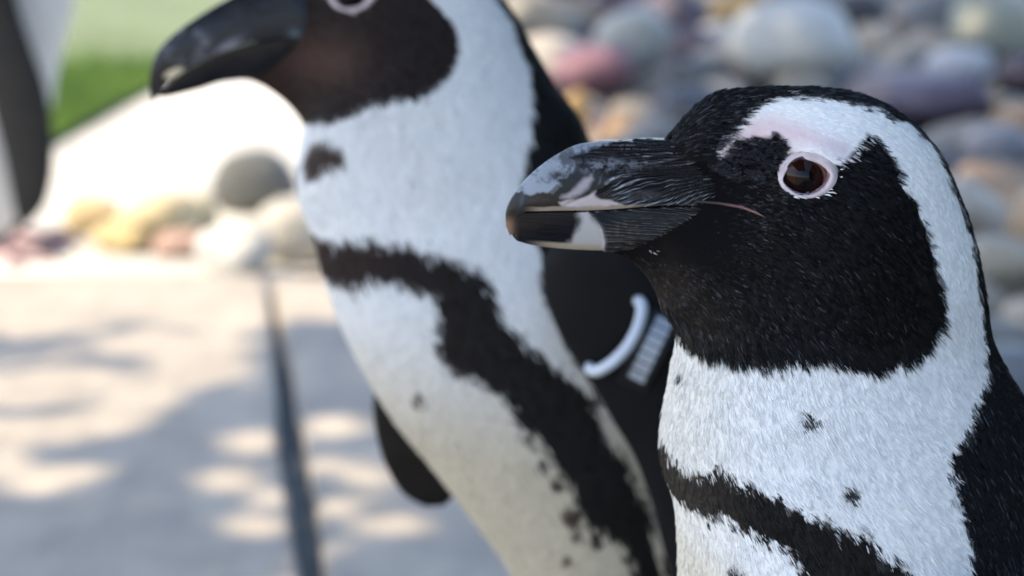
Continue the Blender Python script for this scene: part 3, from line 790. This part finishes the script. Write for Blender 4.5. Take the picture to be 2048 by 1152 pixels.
# ---------- the taller penguin behind it, out of focus
penguin2 = empty('penguin', (on_plane(1400, 2300, SECOND)[0], SECOND, 0.0))
tag(penguin2, 'blurred black and white penguin with a white flipper band, leaning behind the other bird', 'penguin')
B = [(478,158,585,-70,.20),(500,160,605,-88,.36),(525,170,630,-105,.52),(548,185,665,-122,.75),(570,202,705,-134,1.1),(588,220,750,-140,1.6),(600,235,800,-138,2.1),(607,248,850,-125,2.55),(606,265,900,-100,2.9),
 (602,290,945,-68,3.15),(597,325,985,-25,3.4),(596,365,1025,25,3.6),(605,415,1062,90,3.85),(625,465,1100,155,4.15),(645,540,1150,225,4.5),(672,620,1190,300,5.0),(705,695,1260,400,5.5),(775,815,1330,520,6.1),
 (855,915,1400,680,6.5),(935,1015,1460,850,6.8),(1030,1150,1510,1050,6.9),(1090,1350,1560,1300,6.8),(1130,1600,1580,1600,6.3),(1180,1850,1570,1850,5.5),(1250,2050,1520,2050,4.0),(1320,2200,1460,2200,2.2)]
B = np.array(B, float)
P2 = loft(B[:, 0:2], B[:, 2:4], B[:, 4], SECOND, 300, 200, skew=0.08)
S2 = Surf(P2, SECOND)
BACK2 = [(470,-40),(560,-30),(600,-40),(640,-75),(720,-108),(800,-112),(870,-92),(930,-55),(975,-20),(1000,15),(1025,60),(1047,115),(1058,180),(1056,250),(1046,320),(1034,380),(1050,450),(1078,500),(1080,560),(1108,640),(1135,695),(1165,745),(1205,800),(1250,860),(1290,960),(1320,1100),(1340,1300),(1400,1800),
         (1400,2300),(1900,2300),(1900,-300),(400,-300)]
MASK2 = [(400,-20),(560,-20),(600,-30),(650,-8),(668,10),(700,24),(735,18),(752,-8),(780,-45),(800,-58),(822,-40),(860,-5),(895,30),(908,70),(910,110),(900,150),(872,182),(830,194),(790,198),(755,206),(720,224),(680,238),(640,246),(600,252),(540,230),(440,190),(400,100)]
BAND2 = [(600,462),(640,472),(680,482),(700,476),(722,484),(742,474),(765,488),(790,480),(820,492),(850,502),(900,520),(950,542),(972,572),(985,612),(1002,650),(1050,682),(1092,722),(1140,762),(1180,800),(1196,850),(1225,890),(1262,935),(1290,1000),(1310,1100),(1340,1300),(1380,1700),
         (1310,1700),(1280,1300),(1262,1160),(1245,1085),(1190,1050),(1165,1018),(1150,980),(1120,930),(1080,880),(1045,850),(1020,820),(1003,772),(950,752),(900,734),(868,695),(872,660),(884,630),(880,590),(850,572),(800,562),(745,554),(700,566),(672,556),(650,542),(600,530)]
SPOT2 = [(645,300,38),(625,318,30),(668,305,22),(828,790,14),(1010,680,8),(1050,870,12),(1060,885,10),(1110,960,12),(1080,920,9),(1140,1020,16),(1190,1075,14),(1150,1060,12),(1130,1110,10),(640,150,0)]
PB2 = {k: S2.poly(v) for k, v in dict(back=BACK2, mask=MASK2, band=BAND2).items()}
SP2 = [(S2.poly([(x, y)])[0], r * SECOND / FPX) for x, y, r in SPOT2 if r]
def plumage2(Q, hair=0.0):
    q = Q[:, [0, 2]]; hj = hair * rng.standard_normal(len(q)); jn = .0014 * noise(Q, 300, 1) + .0022 * noise(Q, 95, 2) + .0015 * noise(Q, 40, 12) + hj * .0006
    cream = sstep(on_plane(800, 500, SECOND)[1], on_plane(800, 900, SECOND)[1], q[:, 1])  # dirty cream lower belly, with some shading put into the tone
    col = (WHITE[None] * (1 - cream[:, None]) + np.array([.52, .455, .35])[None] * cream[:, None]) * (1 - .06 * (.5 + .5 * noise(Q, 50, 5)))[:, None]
    e = .0006
    back = 1 - sstep(-e, e, sdf(q, PB2['back']) + jn * .6); mask = 1 - sstep(-e, e, sdf(q, PB2['mask']) + jn * .5); band = 1 - sstep(-e, e, sdf(q, PB2['band']) + jn * .8 - .0012 + hj * .0010)
    spot = np.zeros(len(q))
    for c, r in SP2: spot = np.maximum(spot, 1 - sstep(r * .6, r * 1.1, np.hypot(q[:, 0] - c[0], q[:, 1] - c[1]) + jn * .8))
    col = paint(col, spot, (.05, .032, .026))
    col = paint(col, back, BLACK)
    br = np.clip(fbm(Q, 30, 2, 9), 0, 1) * .8 + np.exp(-(((q[:, 0] - on_plane(650, 120, SECOND)[0]) / .018) ** 2 + ((q[:, 1] - on_plane(650, 110, SECOND)[1]) / .010) ** 2)) * 1.6
    mc = BLACK[None] + np.array([.026, .0135, .0095])[None] * (.4 + br[:, None])
    col = col * (1 - mask[:, None]) + mc * mask[:, None]
    fr = 1 - sstep(.0, .09, q[:, 0] - on_plane(640, 500, SECOND)[0])
    bc = np.array([.006, .005, .005])[None] + np.array([.014, .006, .005])[None] * fr[:, None]
    return col * (1 - band[:, None]) + bc * band[:, None], mask, back
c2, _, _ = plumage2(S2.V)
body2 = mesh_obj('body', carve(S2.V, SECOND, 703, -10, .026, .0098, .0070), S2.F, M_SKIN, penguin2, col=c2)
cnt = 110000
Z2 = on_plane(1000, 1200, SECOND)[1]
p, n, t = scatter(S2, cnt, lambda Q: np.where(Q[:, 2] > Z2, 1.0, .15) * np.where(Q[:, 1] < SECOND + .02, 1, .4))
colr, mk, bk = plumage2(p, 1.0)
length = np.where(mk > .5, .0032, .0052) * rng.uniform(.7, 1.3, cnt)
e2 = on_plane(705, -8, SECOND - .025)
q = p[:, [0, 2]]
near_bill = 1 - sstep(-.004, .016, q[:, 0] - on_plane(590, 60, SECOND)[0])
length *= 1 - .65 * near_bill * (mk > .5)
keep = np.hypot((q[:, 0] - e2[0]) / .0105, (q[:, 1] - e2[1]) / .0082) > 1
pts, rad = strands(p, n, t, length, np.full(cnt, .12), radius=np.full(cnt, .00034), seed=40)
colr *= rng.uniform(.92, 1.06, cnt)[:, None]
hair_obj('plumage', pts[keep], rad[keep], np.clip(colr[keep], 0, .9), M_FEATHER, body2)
UP2 = [(303,197,306,203,.06),(299,176,312,198,.15),(301,140,326,180,.26),(316,103,348,155,.40),(345,70,385,130,.54),(390,37,430,107,.66),(440,6,475,90,.75),(500,-24,525,78,.84),(555,-46,575,72,.92),(590,-52,615,74,.96),(620,-40,650,82,.9)]
LO2 = [(318,186,320,194,.10),(330,178,334,193,.22),(350,156,362,187,.36),(387,131,400,177,.48),(432,108,440,164,.58),(477,91,482,158,.66),(527,79,525,150,.76),(577,73,565,130,.84),(617,75,600,105,.86),(650,83,640,95,.8)]
def paint_up2(V):
    q = bpx(V, SECOND); n1 = fbm(q, .03, 3, 3)
    col = np.tile(np.array([.014, .014, .018]), (len(q), 1))
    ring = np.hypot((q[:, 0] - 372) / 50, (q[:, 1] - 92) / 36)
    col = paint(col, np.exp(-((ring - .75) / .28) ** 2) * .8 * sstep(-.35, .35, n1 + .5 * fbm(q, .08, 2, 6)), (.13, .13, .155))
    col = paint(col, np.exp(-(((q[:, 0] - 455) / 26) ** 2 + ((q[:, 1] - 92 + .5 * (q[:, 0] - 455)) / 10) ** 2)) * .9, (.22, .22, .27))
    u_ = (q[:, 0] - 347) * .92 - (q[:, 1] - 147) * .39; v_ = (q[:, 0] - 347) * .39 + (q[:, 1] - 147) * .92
    col = paint(col, (1 - sstep(.7, 1.15, np.hypot(u_ / 23, v_ / 9))) * .95, (.62, .52, .36))  # warm sunlit spot painted near the bill tip
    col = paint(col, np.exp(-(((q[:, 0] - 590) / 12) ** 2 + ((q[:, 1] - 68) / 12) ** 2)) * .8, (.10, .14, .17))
    return col
def paint_lo2(V):
    q = bpx(V, SECOND); return np.tile(np.array([.012, .012, .015]), (len(q), 1)) * (1 + .4 * fbm(q, .05, 2, 2))[:, None]
def relief2(P):
    q = bpx(P, SECOND); return sstep(420, 480, q[..., 0]) * .0009 * (folds(q * 1.4, SECOND, 51, lambda x, y: (x - 500) * .3) - .45)
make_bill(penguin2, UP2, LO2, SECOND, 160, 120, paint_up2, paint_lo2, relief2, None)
eye_parts(S2, penguin2, 703, -10, .000205, R(18), open_=(40, 26))
NF_L = [(1110,480),(1085,530),(1096,610),(1130,690),(1172,752),(1226,842),(1264,905),(1300,1000),(1330,1110),(1368,1230)]
NF_R = [(1250,460),(1340,520),(1400,600),(1440,680),(1465,760),(1480,850),(1484,940),(1470,1040),(1440,1140),(1385,1240)]
flipper(penguin2, NF_L, NF_R, SECOND - .068, [.7, .9, .9, .85, .8, .7, .6, .5, .4, .15], tilt=-.03, base=(.005, .005, .006))
FF_L = [(790,640),(760,730),(746,800),(752,870),(775,940),(810,992),(848,1014)]
FF_R = [(960,640),(950,730),(945,800),(940,870),(930,940),(915,985),(890,1012)]
flipper(penguin2, FF_L, FF_R, SECOND + .072, [.8, .85, .8, .7, .55, .4, .15], tilt=.02, base=(.012, .010, .009), edge=False)
for s in (-1, 1):
    y = SECOND + s * .045; fx = on_plane(1400, 2300, SECOND)[0]
    leg(penguin2, (fx, y, .075), (fx - .005, y, .008), .02, .012); foot(penguin2, fx + .002, y, 0, math.pi, 1.0)
tl = loft([(1440,2080),(1480,2220),(1540,2320),(1580,2360)], [(1540,2000),(1590,2150),(1630,2280),(1625,2350)], [2.2, 2.0, 1.4, .3], SECOND, 20, 24)
V, F = closed(tl); mesh_obj('tail', V, F, M_FLIP, penguin2, col=np.tile(BLACK, (len(V), 1)))

# flipper band on that wing: white loop of cord and a black tag printed in white strokes
def tube(pts, r, m=12, flat=1.0):
    pts = np.asarray(pts, float); T = np.gradient(pts, axis=0); T /= np.linalg.norm(T, axis=1, keepdims=True)
    V = []
    for k in range(len(pts)):
        u = np.cross(T[k], (0, 1, 0)); u /= np.linalg.norm(u); v = np.cross(T[k], u)
        rr = r * (0.35 if k in (0, len(pts) - 1) else 1.0)
        for j in range(m):
            a = 2 * math.pi * j / m; V.append(pts[k] + rr * (u * math.cos(a) + v * math.sin(a) * flat))
    V = np.array(V); F = grid_faces(len(pts), m).tolist()
    F.append(list(range(m))[::-1]); F.append([(len(pts) - 1) * m + j for j in range(m)])
    return V, F
BD = SECOND - .080
def at(px, py, d): 
    q_ = on_plane(px, py, d); return np.array([q_[0], d, q_[1]])
bandE = empty('flipper_band', at(1250, 700, BD)); tag(bandE, 'white cord loop with black tag and white print around the penguin\'s flipper', 'band')
arc = spline(np.array([at(1274, 601, BD + .004), at(1281, 605, BD + .000), at(1284, 620, BD - .003), at(1276, 655, BD - .006), at(1256, 692, BD - .008), at(1228, 722, BD - .008), at(1200, 740, BD - .006), at(1184, 741, BD - .002), at(1178, 734, BD + .004)]), 48)
V, F = tube(arc, .0024); mesh_obj('cord', V, F, M_WHITE_PLASTIC, bandE)
# tag: a slightly curved plate lying along the cord
t0, t1 = np.array([1256., 748.]), np.array([1312., 634.])
ax = (t1 - t0) / np.linalg.norm(t1 - t0); pr = np.array([-ax[1], ax[0]])          # along the tag, and across it
if pr[0] < 0: pr = -pr
def tagp(s, w, o=0.0):
    q_ = t0 + ax * s * np.linalg.norm(t1 - t0) + pr * w
    bow = .006 * (1 - (2 * s - 1) ** 2)
    return at(q_[0], q_[1], BD - .002 - bow - o)
V, F = [], []
ss = np.linspace(-.18, 1.12, 14)
for s in ss:
    for w, o in ((-16, 0), (48, 0), (48, -.002), (-16, -.002)): V.append(tagp(s, w, o))
F = grid_faces(len(ss), 4).tolist() + [[0, 1, 2, 3], [len(V) - 1, len(V) - 2, len(V) - 3, len(V) - 4]]
mesh_obj('tag', V, F, M_BLACK_PLASTIC, bandE, smooth=False)
for k in range(7):
    s = .03 + k * .94 / 6
    V = [tagp(s - .064, 2, .0006), tagp(s + .064, 2, .0006), tagp(s + .064, 36, .0006), tagp(s - .064, 36, .0006)]
    W = V + [v + np.array([0, .0005, 0]) for v in V]
    mesh_obj('print_stroke', W, [[0,1,2,3],[7,6,5,4],[0,4,5,1],[1,5,6,2],[2,6,7,3],[3,7,4,0]], M_PRINT, bandE, smooth=False)

# ---------- the third penguin, mostly out of the picture
penguin3 = empty('penguin', (on_plane(-60, 500, THIRD)[0], THIRD, -.05))
tag(penguin3, 'sunlit penguin with dark grey hanging flipper and mottled pink feet beyond the slab', 'penguin')
G3 = [(-60,-640,40,-650,.8),(-110,-610,60,-600,2.2),(-130,-560,70,-545,2.9),(-140,-480,70,-470,3.2),(-170,-360,100,-360,4),(-220,-230,150,-230,5.2),(-250,-100,168,-90,6),(-262,0,150,0,6.2),(-262,120,120,120,6.2),(-250,240,98,240,5.8),(-220,340,80,340,4.8),(-170,420,56,420,3.4),(-110,470,10,465,1.6)]
G3 = np.array(G3, float)
P3 = loft(G3[:, 0:2], G3[:, 2:4], G3[:, 4], THIRD, 120, 80)
S3 = Surf(P3, THIRD); q = S3.V[:, [0, 2]]
c3 = np.tile(WHITE, (len(q), 1)); bx0 = on_plane(-130, 0, THIRD)[0]; hz = on_plane(0, -470, THIRD)[1]
c3 = paint(c3, 1 - sstep(-.006, .006, q[:, 0] - bx0 + .004 * noise(S3.V, 60, 3)), BLACK); c3 = paint(c3, sstep(-.004, .004, q[:, 1] - hz), BLACK)
mesh_obj('body', S3.V, S3.F, M_SKIN, penguin3, col=c3)
b3 = loft([(60,-560),(110,-545),(170,-535),(195,-530)], [(60,-605),(110,-600),(170,-580),(198,-538)], [1.0, .8, .5, .1], THIRD, 30, 24)
V, F = closed(b3); mesh_obj('bill', V, F, M_BILL, penguin3, col=np.tile(np.array([.02, .02, .022]), (len(V), 1)))
flipper(penguin3, [(-120,-230),(-95,-120),(-70,0),(-45,120),(-14,230),(4,300),(16,360),(28,420),(38,452)], [(10,-230),(20,-120),(34,0),(66,100),(96,190),(108,290),(104,360),(84,420),(46,458)], THIRD - .085, [.9, 1.0, 1.0, .95, .85, .75, .6, .4, .15], base=(.026, .026, .027), edge=False)
for (px_, py_, yw) in ((30, 512, R(-22)), (62, 488, R(10))):
    gx, gy = on_ground(px_, py_, -.05); foot(penguin3, gx - .02, gy, -.05, yw, 1.05); leg(penguin3, (gx - .025, gy, .045), (gx - .022, gy, -.035), .020, .013)

# ------------------------------------------------------------------ stones
def stone_mesh(seed, nu=20, nv=30):
    r = np.random.default_rng(seed)
    V = []
    for i in range(nu + 1):
        a = math.pi * i / nu
        for j in range(nv):
            b_ = 2 * math.pi * j / nv
            V.append((math.sin(a) * math.cos(b_), math.sin(a) * math.sin(b_), math.cos(a)))
    V = np.array(V); o = r.uniform(0, 90, 3)
    sp = np.sign(V) * np.abs(V) ** .88
    V = sp * (1 + r.uniform(.12, .30) * noise(V + o, 1.3, 1) + .06 * noise(V + o, 3.1, 2))[:, None]
    V = V / np.abs(V).max(0)
    me = bpy.data.meshes.new('cobble'); me.from_pydata(V.tolist(), [], grid_faces(nu + 1, nv)[:, ::-1].tolist())
    me.polygons.foreach_set('use_smooth', np.ones(len(me.polygons), bool))
    return me
SM = [stone_mesh(100 + k) for k in range(10)]
for me in SM: me.materials.append(M_COBBLE)
bed = empty('cobble_bed', (0.6, 4.3, -.06)); tag(bed, 'bank of rounded cobbles in shade behind the penguins', kind='structure')
def put_stone(name, me, loc, half, rot, parent=None):
    o = bpy.data.objects.new(name, me); COL.objects.link(o)
    o.location = loc; o.scale = half; o.rotation_euler = rot
    if parent is not None:
        o.parent = parent; o.location = Vector(loc) - Vector(parent.location)
    return o
# stones one can pick out by their colour: px, py, width px, height px, colour, label, ground height it sits on
def bank(x, y):                                   # the bank rises slowly away from the slab
    return -.05 + .05 * np.clip((y - 3.4) / 2.4, 0, 1)
BIG = [(1190,146,180,95,(.25,.115,.125),(.17,.10,.13),'flat pink and mauve cobble beside the leaning penguin\'s neck'),
       (1272,92,170,150,(.36,.36,.33),(.30,.30,.28),'round pale grey cobble behind the pink one'),
       (1586,92,280,170,(.50,.49,.46),(.40,.39,.37),'largest pale grey oval cobble in the bank'),
       (1484,26,130,90,(.42,.27,.11),(.30,.19,.08),'orange ochre cobble behind the largest pale one'),
       (1884,205,215,100,(.105,.085,.125),(.075,.062,.09),'long dark purple cobble lying flat in the bank'),
       (1725,32,110,90,(.055,.055,.06),(.04,.04,.045),'near black cobble beside the largest pale one'),
       (1985,62,170,160,(.30,.30,.24),(.24,.23,.18),'big olive grey rounded cobble at the back of the bank'),
       (1235,12,110,50,(.10,.055,.075),(.06,.04,.05),'small maroon cobble at the sunny back of the bank'),
       (2005,305,150,110,(.26,.25,.27),(.20,.19,.21),'smooth mid grey cobble below the purple one'),
       (2012,535,170,110,(.44,.38,.29),(.33,.28,.22),'beige cobble close behind the focused penguin\'s neck'),
       (1925,140,150,80,(.42,.41,.42),(.34,.33,.34),'whitish lilac cobble resting behind the purple one'),
       (1158,232,60,110,(.46,.29,.12),(.36,.22,.09),'upright ochre stone between the two penguins\' heads'),
       (500,372,190,135,(.17,.17,.155),(.09,.09,.085),'grey boulder standing in sun on the pale path'),
       (470,505,170,120,(.62,.60,.56),(.52,.50,.46),'white sunlit boulder at the edge of the slab'),
       (592,470,170,150,(.50,.47,.41),(.38,.35,.30),'cream boulder leaning beside the white one'),
       (625,575,110,60,(.50,.28,.15),(.40,.22,.12),'low orange stone at the end of the slab joint'),
       (360,492,120,60,(.42,.27,.22),(.36,.24,.18),'small pinkish stone at the foot of the path'),
       (235,478,130,70,(.62,.48,.24),(.50,.38,.18),'yellowish stone by the third penguin\'s feet'),
       (318,446,190,110,(.66,.55,.33),(.52,.42,.24),'broad sandy yellow boulder behind the small pinkish stone'),
       (182,436,120,80,(.64,.50,.28),(.50,.37,.20),'honey coloured boulder just past the third penguin\'s flipper'),
       (395,432,90,90,(.60,.52,.36),(.46,.40,.27),'upright straw coloured stone beside the grey boulder')]
placed = []; bigpx = []
def hides(x, y, z, hw, hh):                        # would this stone stand in front of one of the distinctive ones?
    X, Y = to_px(np.array([x, y, z])); m_ = FPX / y
    return any(y < b[4] and ((X - b[0]) / (b[2] + hw * m_ * .8)) ** 2 + ((Y - b[1]) / (b[3] + hh * m_ * .7)) ** 2 < 1 for b in bigpx)
for k, (px_, py_, w_, h_, ca, cb, lab) in enumerate(BIG):
    # its foot touches the ground a little below its middle
    gx, gy = on_ground(px_, py_ + h_ * .42, -.05)
    for _ in range(4):
        zb = bank(gx, gy) if gx > .02 and gy > 3.3 else -.05
        zb = zb + (.045 if px_ > 900 else 0)
        gx, gy = on_ground(px_, py_ + h_ * .42, float(zb))
    mp = gy / FPX; hw = w_ * mp / 2; hh = h_ * mp / 2
    me = SM[k % 10].copy(); me.materials.clear(); me.materials.append(plain_mat('stone_%s' % lab.split()[1], ca, cb, rough=.55, scale=6, bump=.25, dist=.01))
    put_stone('boulder' if w_ * mp > .1 and px_ < 700 else 'cobble', me, (gx, gy + hw * .6, float(zb) + hh * .86), (hw, hw * .85, hh), (rng.uniform(-.1, .1), rng.uniform(-.12, .12), rng.uniform(-.3, .3)))
    o = COL.objects[-1]; tag(o, lab, 'stone')
    placed.append((gx, gy + hw * .6, hw)); bigpx.append((px_, py_, w_ / 2, h_ / 2, gy + hw * .6))
tries = 0; n_c = 0
while tries < 9000 and n_c < 285:
    tries += 1
    gy = rng.uniform(2.62, 6.1); gx = rng.uniform(-.12, .22 * gy + .12)
    if gy < 3.3 and gx < .36 - .28 * (gy - 2.6): continue
    if gx < .03 * (gy - 3.2) - .02 and gy < 4.6: continue
    hw = rng.choice([.045, .06, .08, .10], p=[.25, .3, .3, .15]) * rng.uniform(.85, 1.15)
    if any(math.hypot(gx - a, gy - b_) < (hw + c_) * .80 for a, b_, c_ in placed): continue
    hh = hw * rng.uniform(.55, .85)
    if hides(gx, gy, float(bank(gx, gy)) + hh * .6, hw, hh): continue
    placed.append((gx, gy, hw)); n_c += 1
    put_stone('cobble', SM[rng.integers(10)], (gx, gy, float(bank(gx, gy)) + hh * .55 + rng.uniform(0, .02)), (hw, hw * rng.uniform(.7, 1), hh), (rng.uniform(-.35, .35), rng.uniform(-.35, .35), rng.uniform(0, 6.28)), bed)
n2 = 0                                             # a second layer wedged in the gaps
under = []
for _ in range(2500):
    gy = rng.uniform(2.62, 6.1); gx = rng.uniform(0.0, .22 * gy + .12)
    if gy < 3.3 and gx < .36 - .28 * (gy - 2.6): continue
    if gx < .03 * (gy - 3.2) + .02 and gy < 4.6: continue
    hw = rng.uniform(.025, .042)
    if any(math.hypot(gx - a, gy - b_) < c_ * .85 for a, b_, c_ in placed) or any(math.hypot(gx - a, gy - b_) < hw * 1.6 for a, b_ in under): continue
    under.append((gx, gy))
    put_stone('cobble', SM[rng.integers(10)], (gx, gy, float(bank(gx, gy)) + hw * .3), (hw, hw * .9, hw * .8), (rng.uniform(-.3, .3), rng.uniform(-.3, .3), rng.uniform(0, 6.28)), bed)
xs, ys = np.linspace(-.15, 1.7, 30), np.linspace(3.25, 6.4, 40)
V = [(x, y, float(bank(x, y)) - .004 + .006 * math.sin(9 * x + 5 * y) * math.cos(7 * y)) for y in ys for x in xs]
F = [[j*30+i, j*30+i+1, (j+1)*30+i+1, (j+1)*30+i] for j in range(39) for i in range(29)]
k0 = len(V); V += [(.345, 2.6, -.053), (1.7, 2.55, -.053), (1.7, 3.26, -.053), (.17, 3.26, -.053)]; F.append([k0, k0 + 1, k0 + 2, k0 + 3])
mesh_obj('bank_soil', V, F, plain_mat('dark_soil', (.10, .085, .07), (.05, .045, .04), rough=.95, scale=30, bump=.6), bed)

# grass blades on the lawn
nb = 26000
gy = rng.uniform(4.2, 6.2, nb * 3); gx = rng.uniform(-1.3, .15, nb * 3)
ins = (sdf(np.stack([gx, gy], -1), np.array(lawn_poly)) < 0) & (gy < 5.08 + rng.exponential(.10, len(gy)))
gx, gy = gx[ins][:nb], gy[ins][:nb]; nb = len(gx)
hgt = rng.uniform(.015, .04, nb); an = rng.uniform(0, 6.28, nb); le = rng.uniform(-.012, .012, (nb, 2))
w_ = .0012
b0 = np.stack([gx - np.cos(an) * w_, gy - np.sin(an) * w_, np.full(nb, -.041)], -1); b1 = np.stack([gx + np.cos(an) * w_, gy + np.sin(an) * w_, np.full(nb, -.041)], -1); tp = np.stack([gx + le[:, 0], gy + le[:, 1], -.04 + hgt], -1)
GV = np.stack([b0, b1, tp], 1).reshape(-1, 3)
go = mesh_obj('grass', GV, np.arange(nb * 3).reshape(-1, 3), plain_mat('grass_blade', (.17, .28, .05), (.10, .18, .03), rough=.6, scale=4, bump=0))
tag(go, 'short green grass blades covering the lawn', 'grass', kind='stuff')

# ------------------------------------------------------------------ the trees whose leaves shade the place (they stand to the left, above the frame)
LIT = [ # sun flecks on the slabs: px, py, rx, ry, tilt
 (664,852,52,20,0),(505,882,46,20,0),(458,959,46,20,0),(510,1052,44,22,0),(669,1014,32,20,0),(794,1050,50,22,0),(746,959,28,26,0),(667,1092,22,14,0),(549,992,22,18,0),(653,930,24,14,0),(590,1175,40,20,0),
 (185,850,120,26,-.16),(365,752,130,24,-.22),(20,785,60,30,0),(285,685,70,22,-.1),(10,926,40,34,0),(100,962,90,20,-.25),(130,757,70,20,0),(430,690,60,18,0),(470,640,90,22,-.1),(60,655,80,14,0),(300,800,60,18,-.2),(20,850,30,10,0),
 (1120,120,60,120,0),(1090,330,60,60,0),(1230,250,70,60,0),(1400,60,60,30,0),(1620,60,50,14,0),(1490,20,60,30,0),(1800,300,20,10,0)]
def lit_fn(gx, gy):
    X, Y = to_px(np.stack([gx, gy, np.zeros_like(gx)], -1))
    L = ((Y < 612) & (X < 540) & (Y > -900)) | ((Y < 640) & (X < 850) & (Y > -900)) 
    L &= (gy > 1.7)
    for (a, b_, rx, ry, tl_) in LIT:
        dx, dy = X - a, Y - b_
        u = dx * math.cos(tl_) + dy * math.sin(tl_); v = -dx * math.sin(tl_) + dy * math.cos(tl_)
        L |= ((u / rx) ** 2 + (v / ry) ** 2 < 1) & (gy > 1.7)
    return L
def crown(parent, y0, y1, count, seed, small):
    r = np.random.default_rng(seed)
    z = r.uniform(2.1, 2.75, count)
    gx = r.uniform(-1.1 if small else -.3, 1.6, count); gy = r.uniform(y0, y1, count)       # the spot each leaf shades
    off = SUN / SUN[2]
    c = np.stack([gx + off[0] * z, gy + off[1] * z, z], -1)
    a = r.normal(size=(count, 3)); a[:, 2] *= .4; a /= np.linalg.norm(a, axis=1, keepdims=True)
    nrm = SUN[None] + .55 * r.normal(size=(count, 3)); b_ = np.cross(nrm, a); b_ /= np.linalg.norm(b_, axis=1, keepdims=True); a = np.cross(b_, nrm); a /= np.linalg.norm(a, axis=1, keepdims=True)
    ln = r.uniform(.020, .032, count) if small else r.uniform(.035, .055, count)
    ln = ln[:, None]
    k = [c - a * ln, c - a * ln * .3 + b_ * ln * .42, c + a * ln * .35 + b_ * ln * .34, c + a * ln, c + a * ln * .35 - b_ * ln * .34, c - a * ln * .3 - b_ * ln * .42]
    V = np.stack(k, 1)                                                # count,6,3
    g_ = V - off[None, None] * V[..., 2:3]
    bad = lit_fn(g_[..., 0].ravel(), g_[..., 1].ravel()).reshape(count, 6).any(1) | lit_fn(gx, gy)
    thin = (gx > .05) & (gy > 3.4) & (r.random(count) < .55)                 # lighter foliage over the cobble bank
    Xp, Yp = to_px(np.stack([gx, gy, 0 * gx], -1)); thin |= (gy > 2) & (Xp < 520) & (Yp < 905 - .48 * Xp) & (r.random(count) < .72)
    bad |= thin
    V = V[~bad]
    F = np.arange(len(V) * 6).reshape(-1, 6)
    return mesh_obj('crown', V.reshape(-1, 3), F, M_LEAF, parent, smooth=False)
M_LEAF = plain_mat('leaf', (.07, .12, .03), (.04, .08, .02), rough=.5, scale=3, bump=0)
M_BARK = plain_mat('bark', (.16, .12, .09), (.08, .06, .045), rough=.95, scale=20, bump=.8, dist=.01)
def limb(parent, a, b_, r0, r1, name, bend):
    pts = spline(np.array([a, (np.array(a) + b_) / 2 + bend, b_]), 14); V = []
    for k, p_ in enumerate(pts):
        rr = r0 + (r1 - r0) * k / 13
        for j in range(12):
            t_ = 2 * math.pi * j / 12; V.append(p_ + rr * np.array([math.cos(t_), math.sin(t_), .3 * math.sin(t_)]) * (1 + .08 * math.sin(3 * t_ + k)))
    return mesh_obj(name, V, grid_faces(14, 12), M_BARK, parent)
for (tx, ty, y0, y1, seed, lab) in ((-2.35, 1.0, -.9, 2.0, 5, 'broadleaf tree left of the slabs shading the two near penguins'), (1.75, 3.4, 2.0, 6.6, 6, 'broadleaf tree right of the cobble bank, its boughs over slabs and cobbles')):
    tr = empty('tree', (tx, ty, -.06)); tag(tr, lab, 'tree')
    limb(tr, (tx, ty, -.08), (tx * .94, ty, 1.6), .11, .075, 'trunk', np.array([.04, .03, 0]))
    for k in range(7):
        e_ = np.array([rng.uniform(-1.15, -.4) if tx > 0 else rng.uniform(-1.7, -.6), y0 + .4 + (y1 - y0 - .6) * k / 6, 2.4]); limb(tr, (tx * .94, ty, 1.55), e_, .05, .012, 'limb', np.array([0, 0, .12]))
    crown(tr, y0, y1, 42000 if seed == 5 else 110000, seed, seed == 6)

# ------------------------------------------------------------------ leafy screen added along the right side, out of the frame; it keeps the sky's light off the birds' backs
hd = empty('sky_blocker', (1.35, .4, -.06)); tag(hd, 'dark leafy screen added right of the slabs to block sky light', 'sky_blocker')
nh = 60000
hy = rng.uniform(-2.2, 2.9, nh); hx = 1.15 + np.abs(rng.normal(0, .10, nh)); hz = rng.uniform(-.05, 2.3, nh)
a = rng.normal(size=(nh, 3)); a /= np.linalg.norm(a, axis=1, keepdims=True); b_ = np.cross(a, rng.normal(size=(nh, 3))); b_ /= np.linalg.norm(b_, axis=1, keepdims=True)
c = np.stack([hx, hy, hz], -1); ln = rng.uniform(.02, .035, nh)[:, None]
V = np.stack([c - a * ln, c + b_ * ln * .5, c + a * ln, c - b_ * ln * .5], 1)
mesh_obj('foliage', V.reshape(-1, 3), np.arange(nh * 4).reshape(-1, 4), M_LEAF, hd, smooth=False)
for k in range(9): limb(hd, (1.35, -2.0 + k * .58, -.08), np.array([1.33, -2.0 + k * .58, 2.0]), .03, .012, 'stem', np.array([.02, .01, 0]))
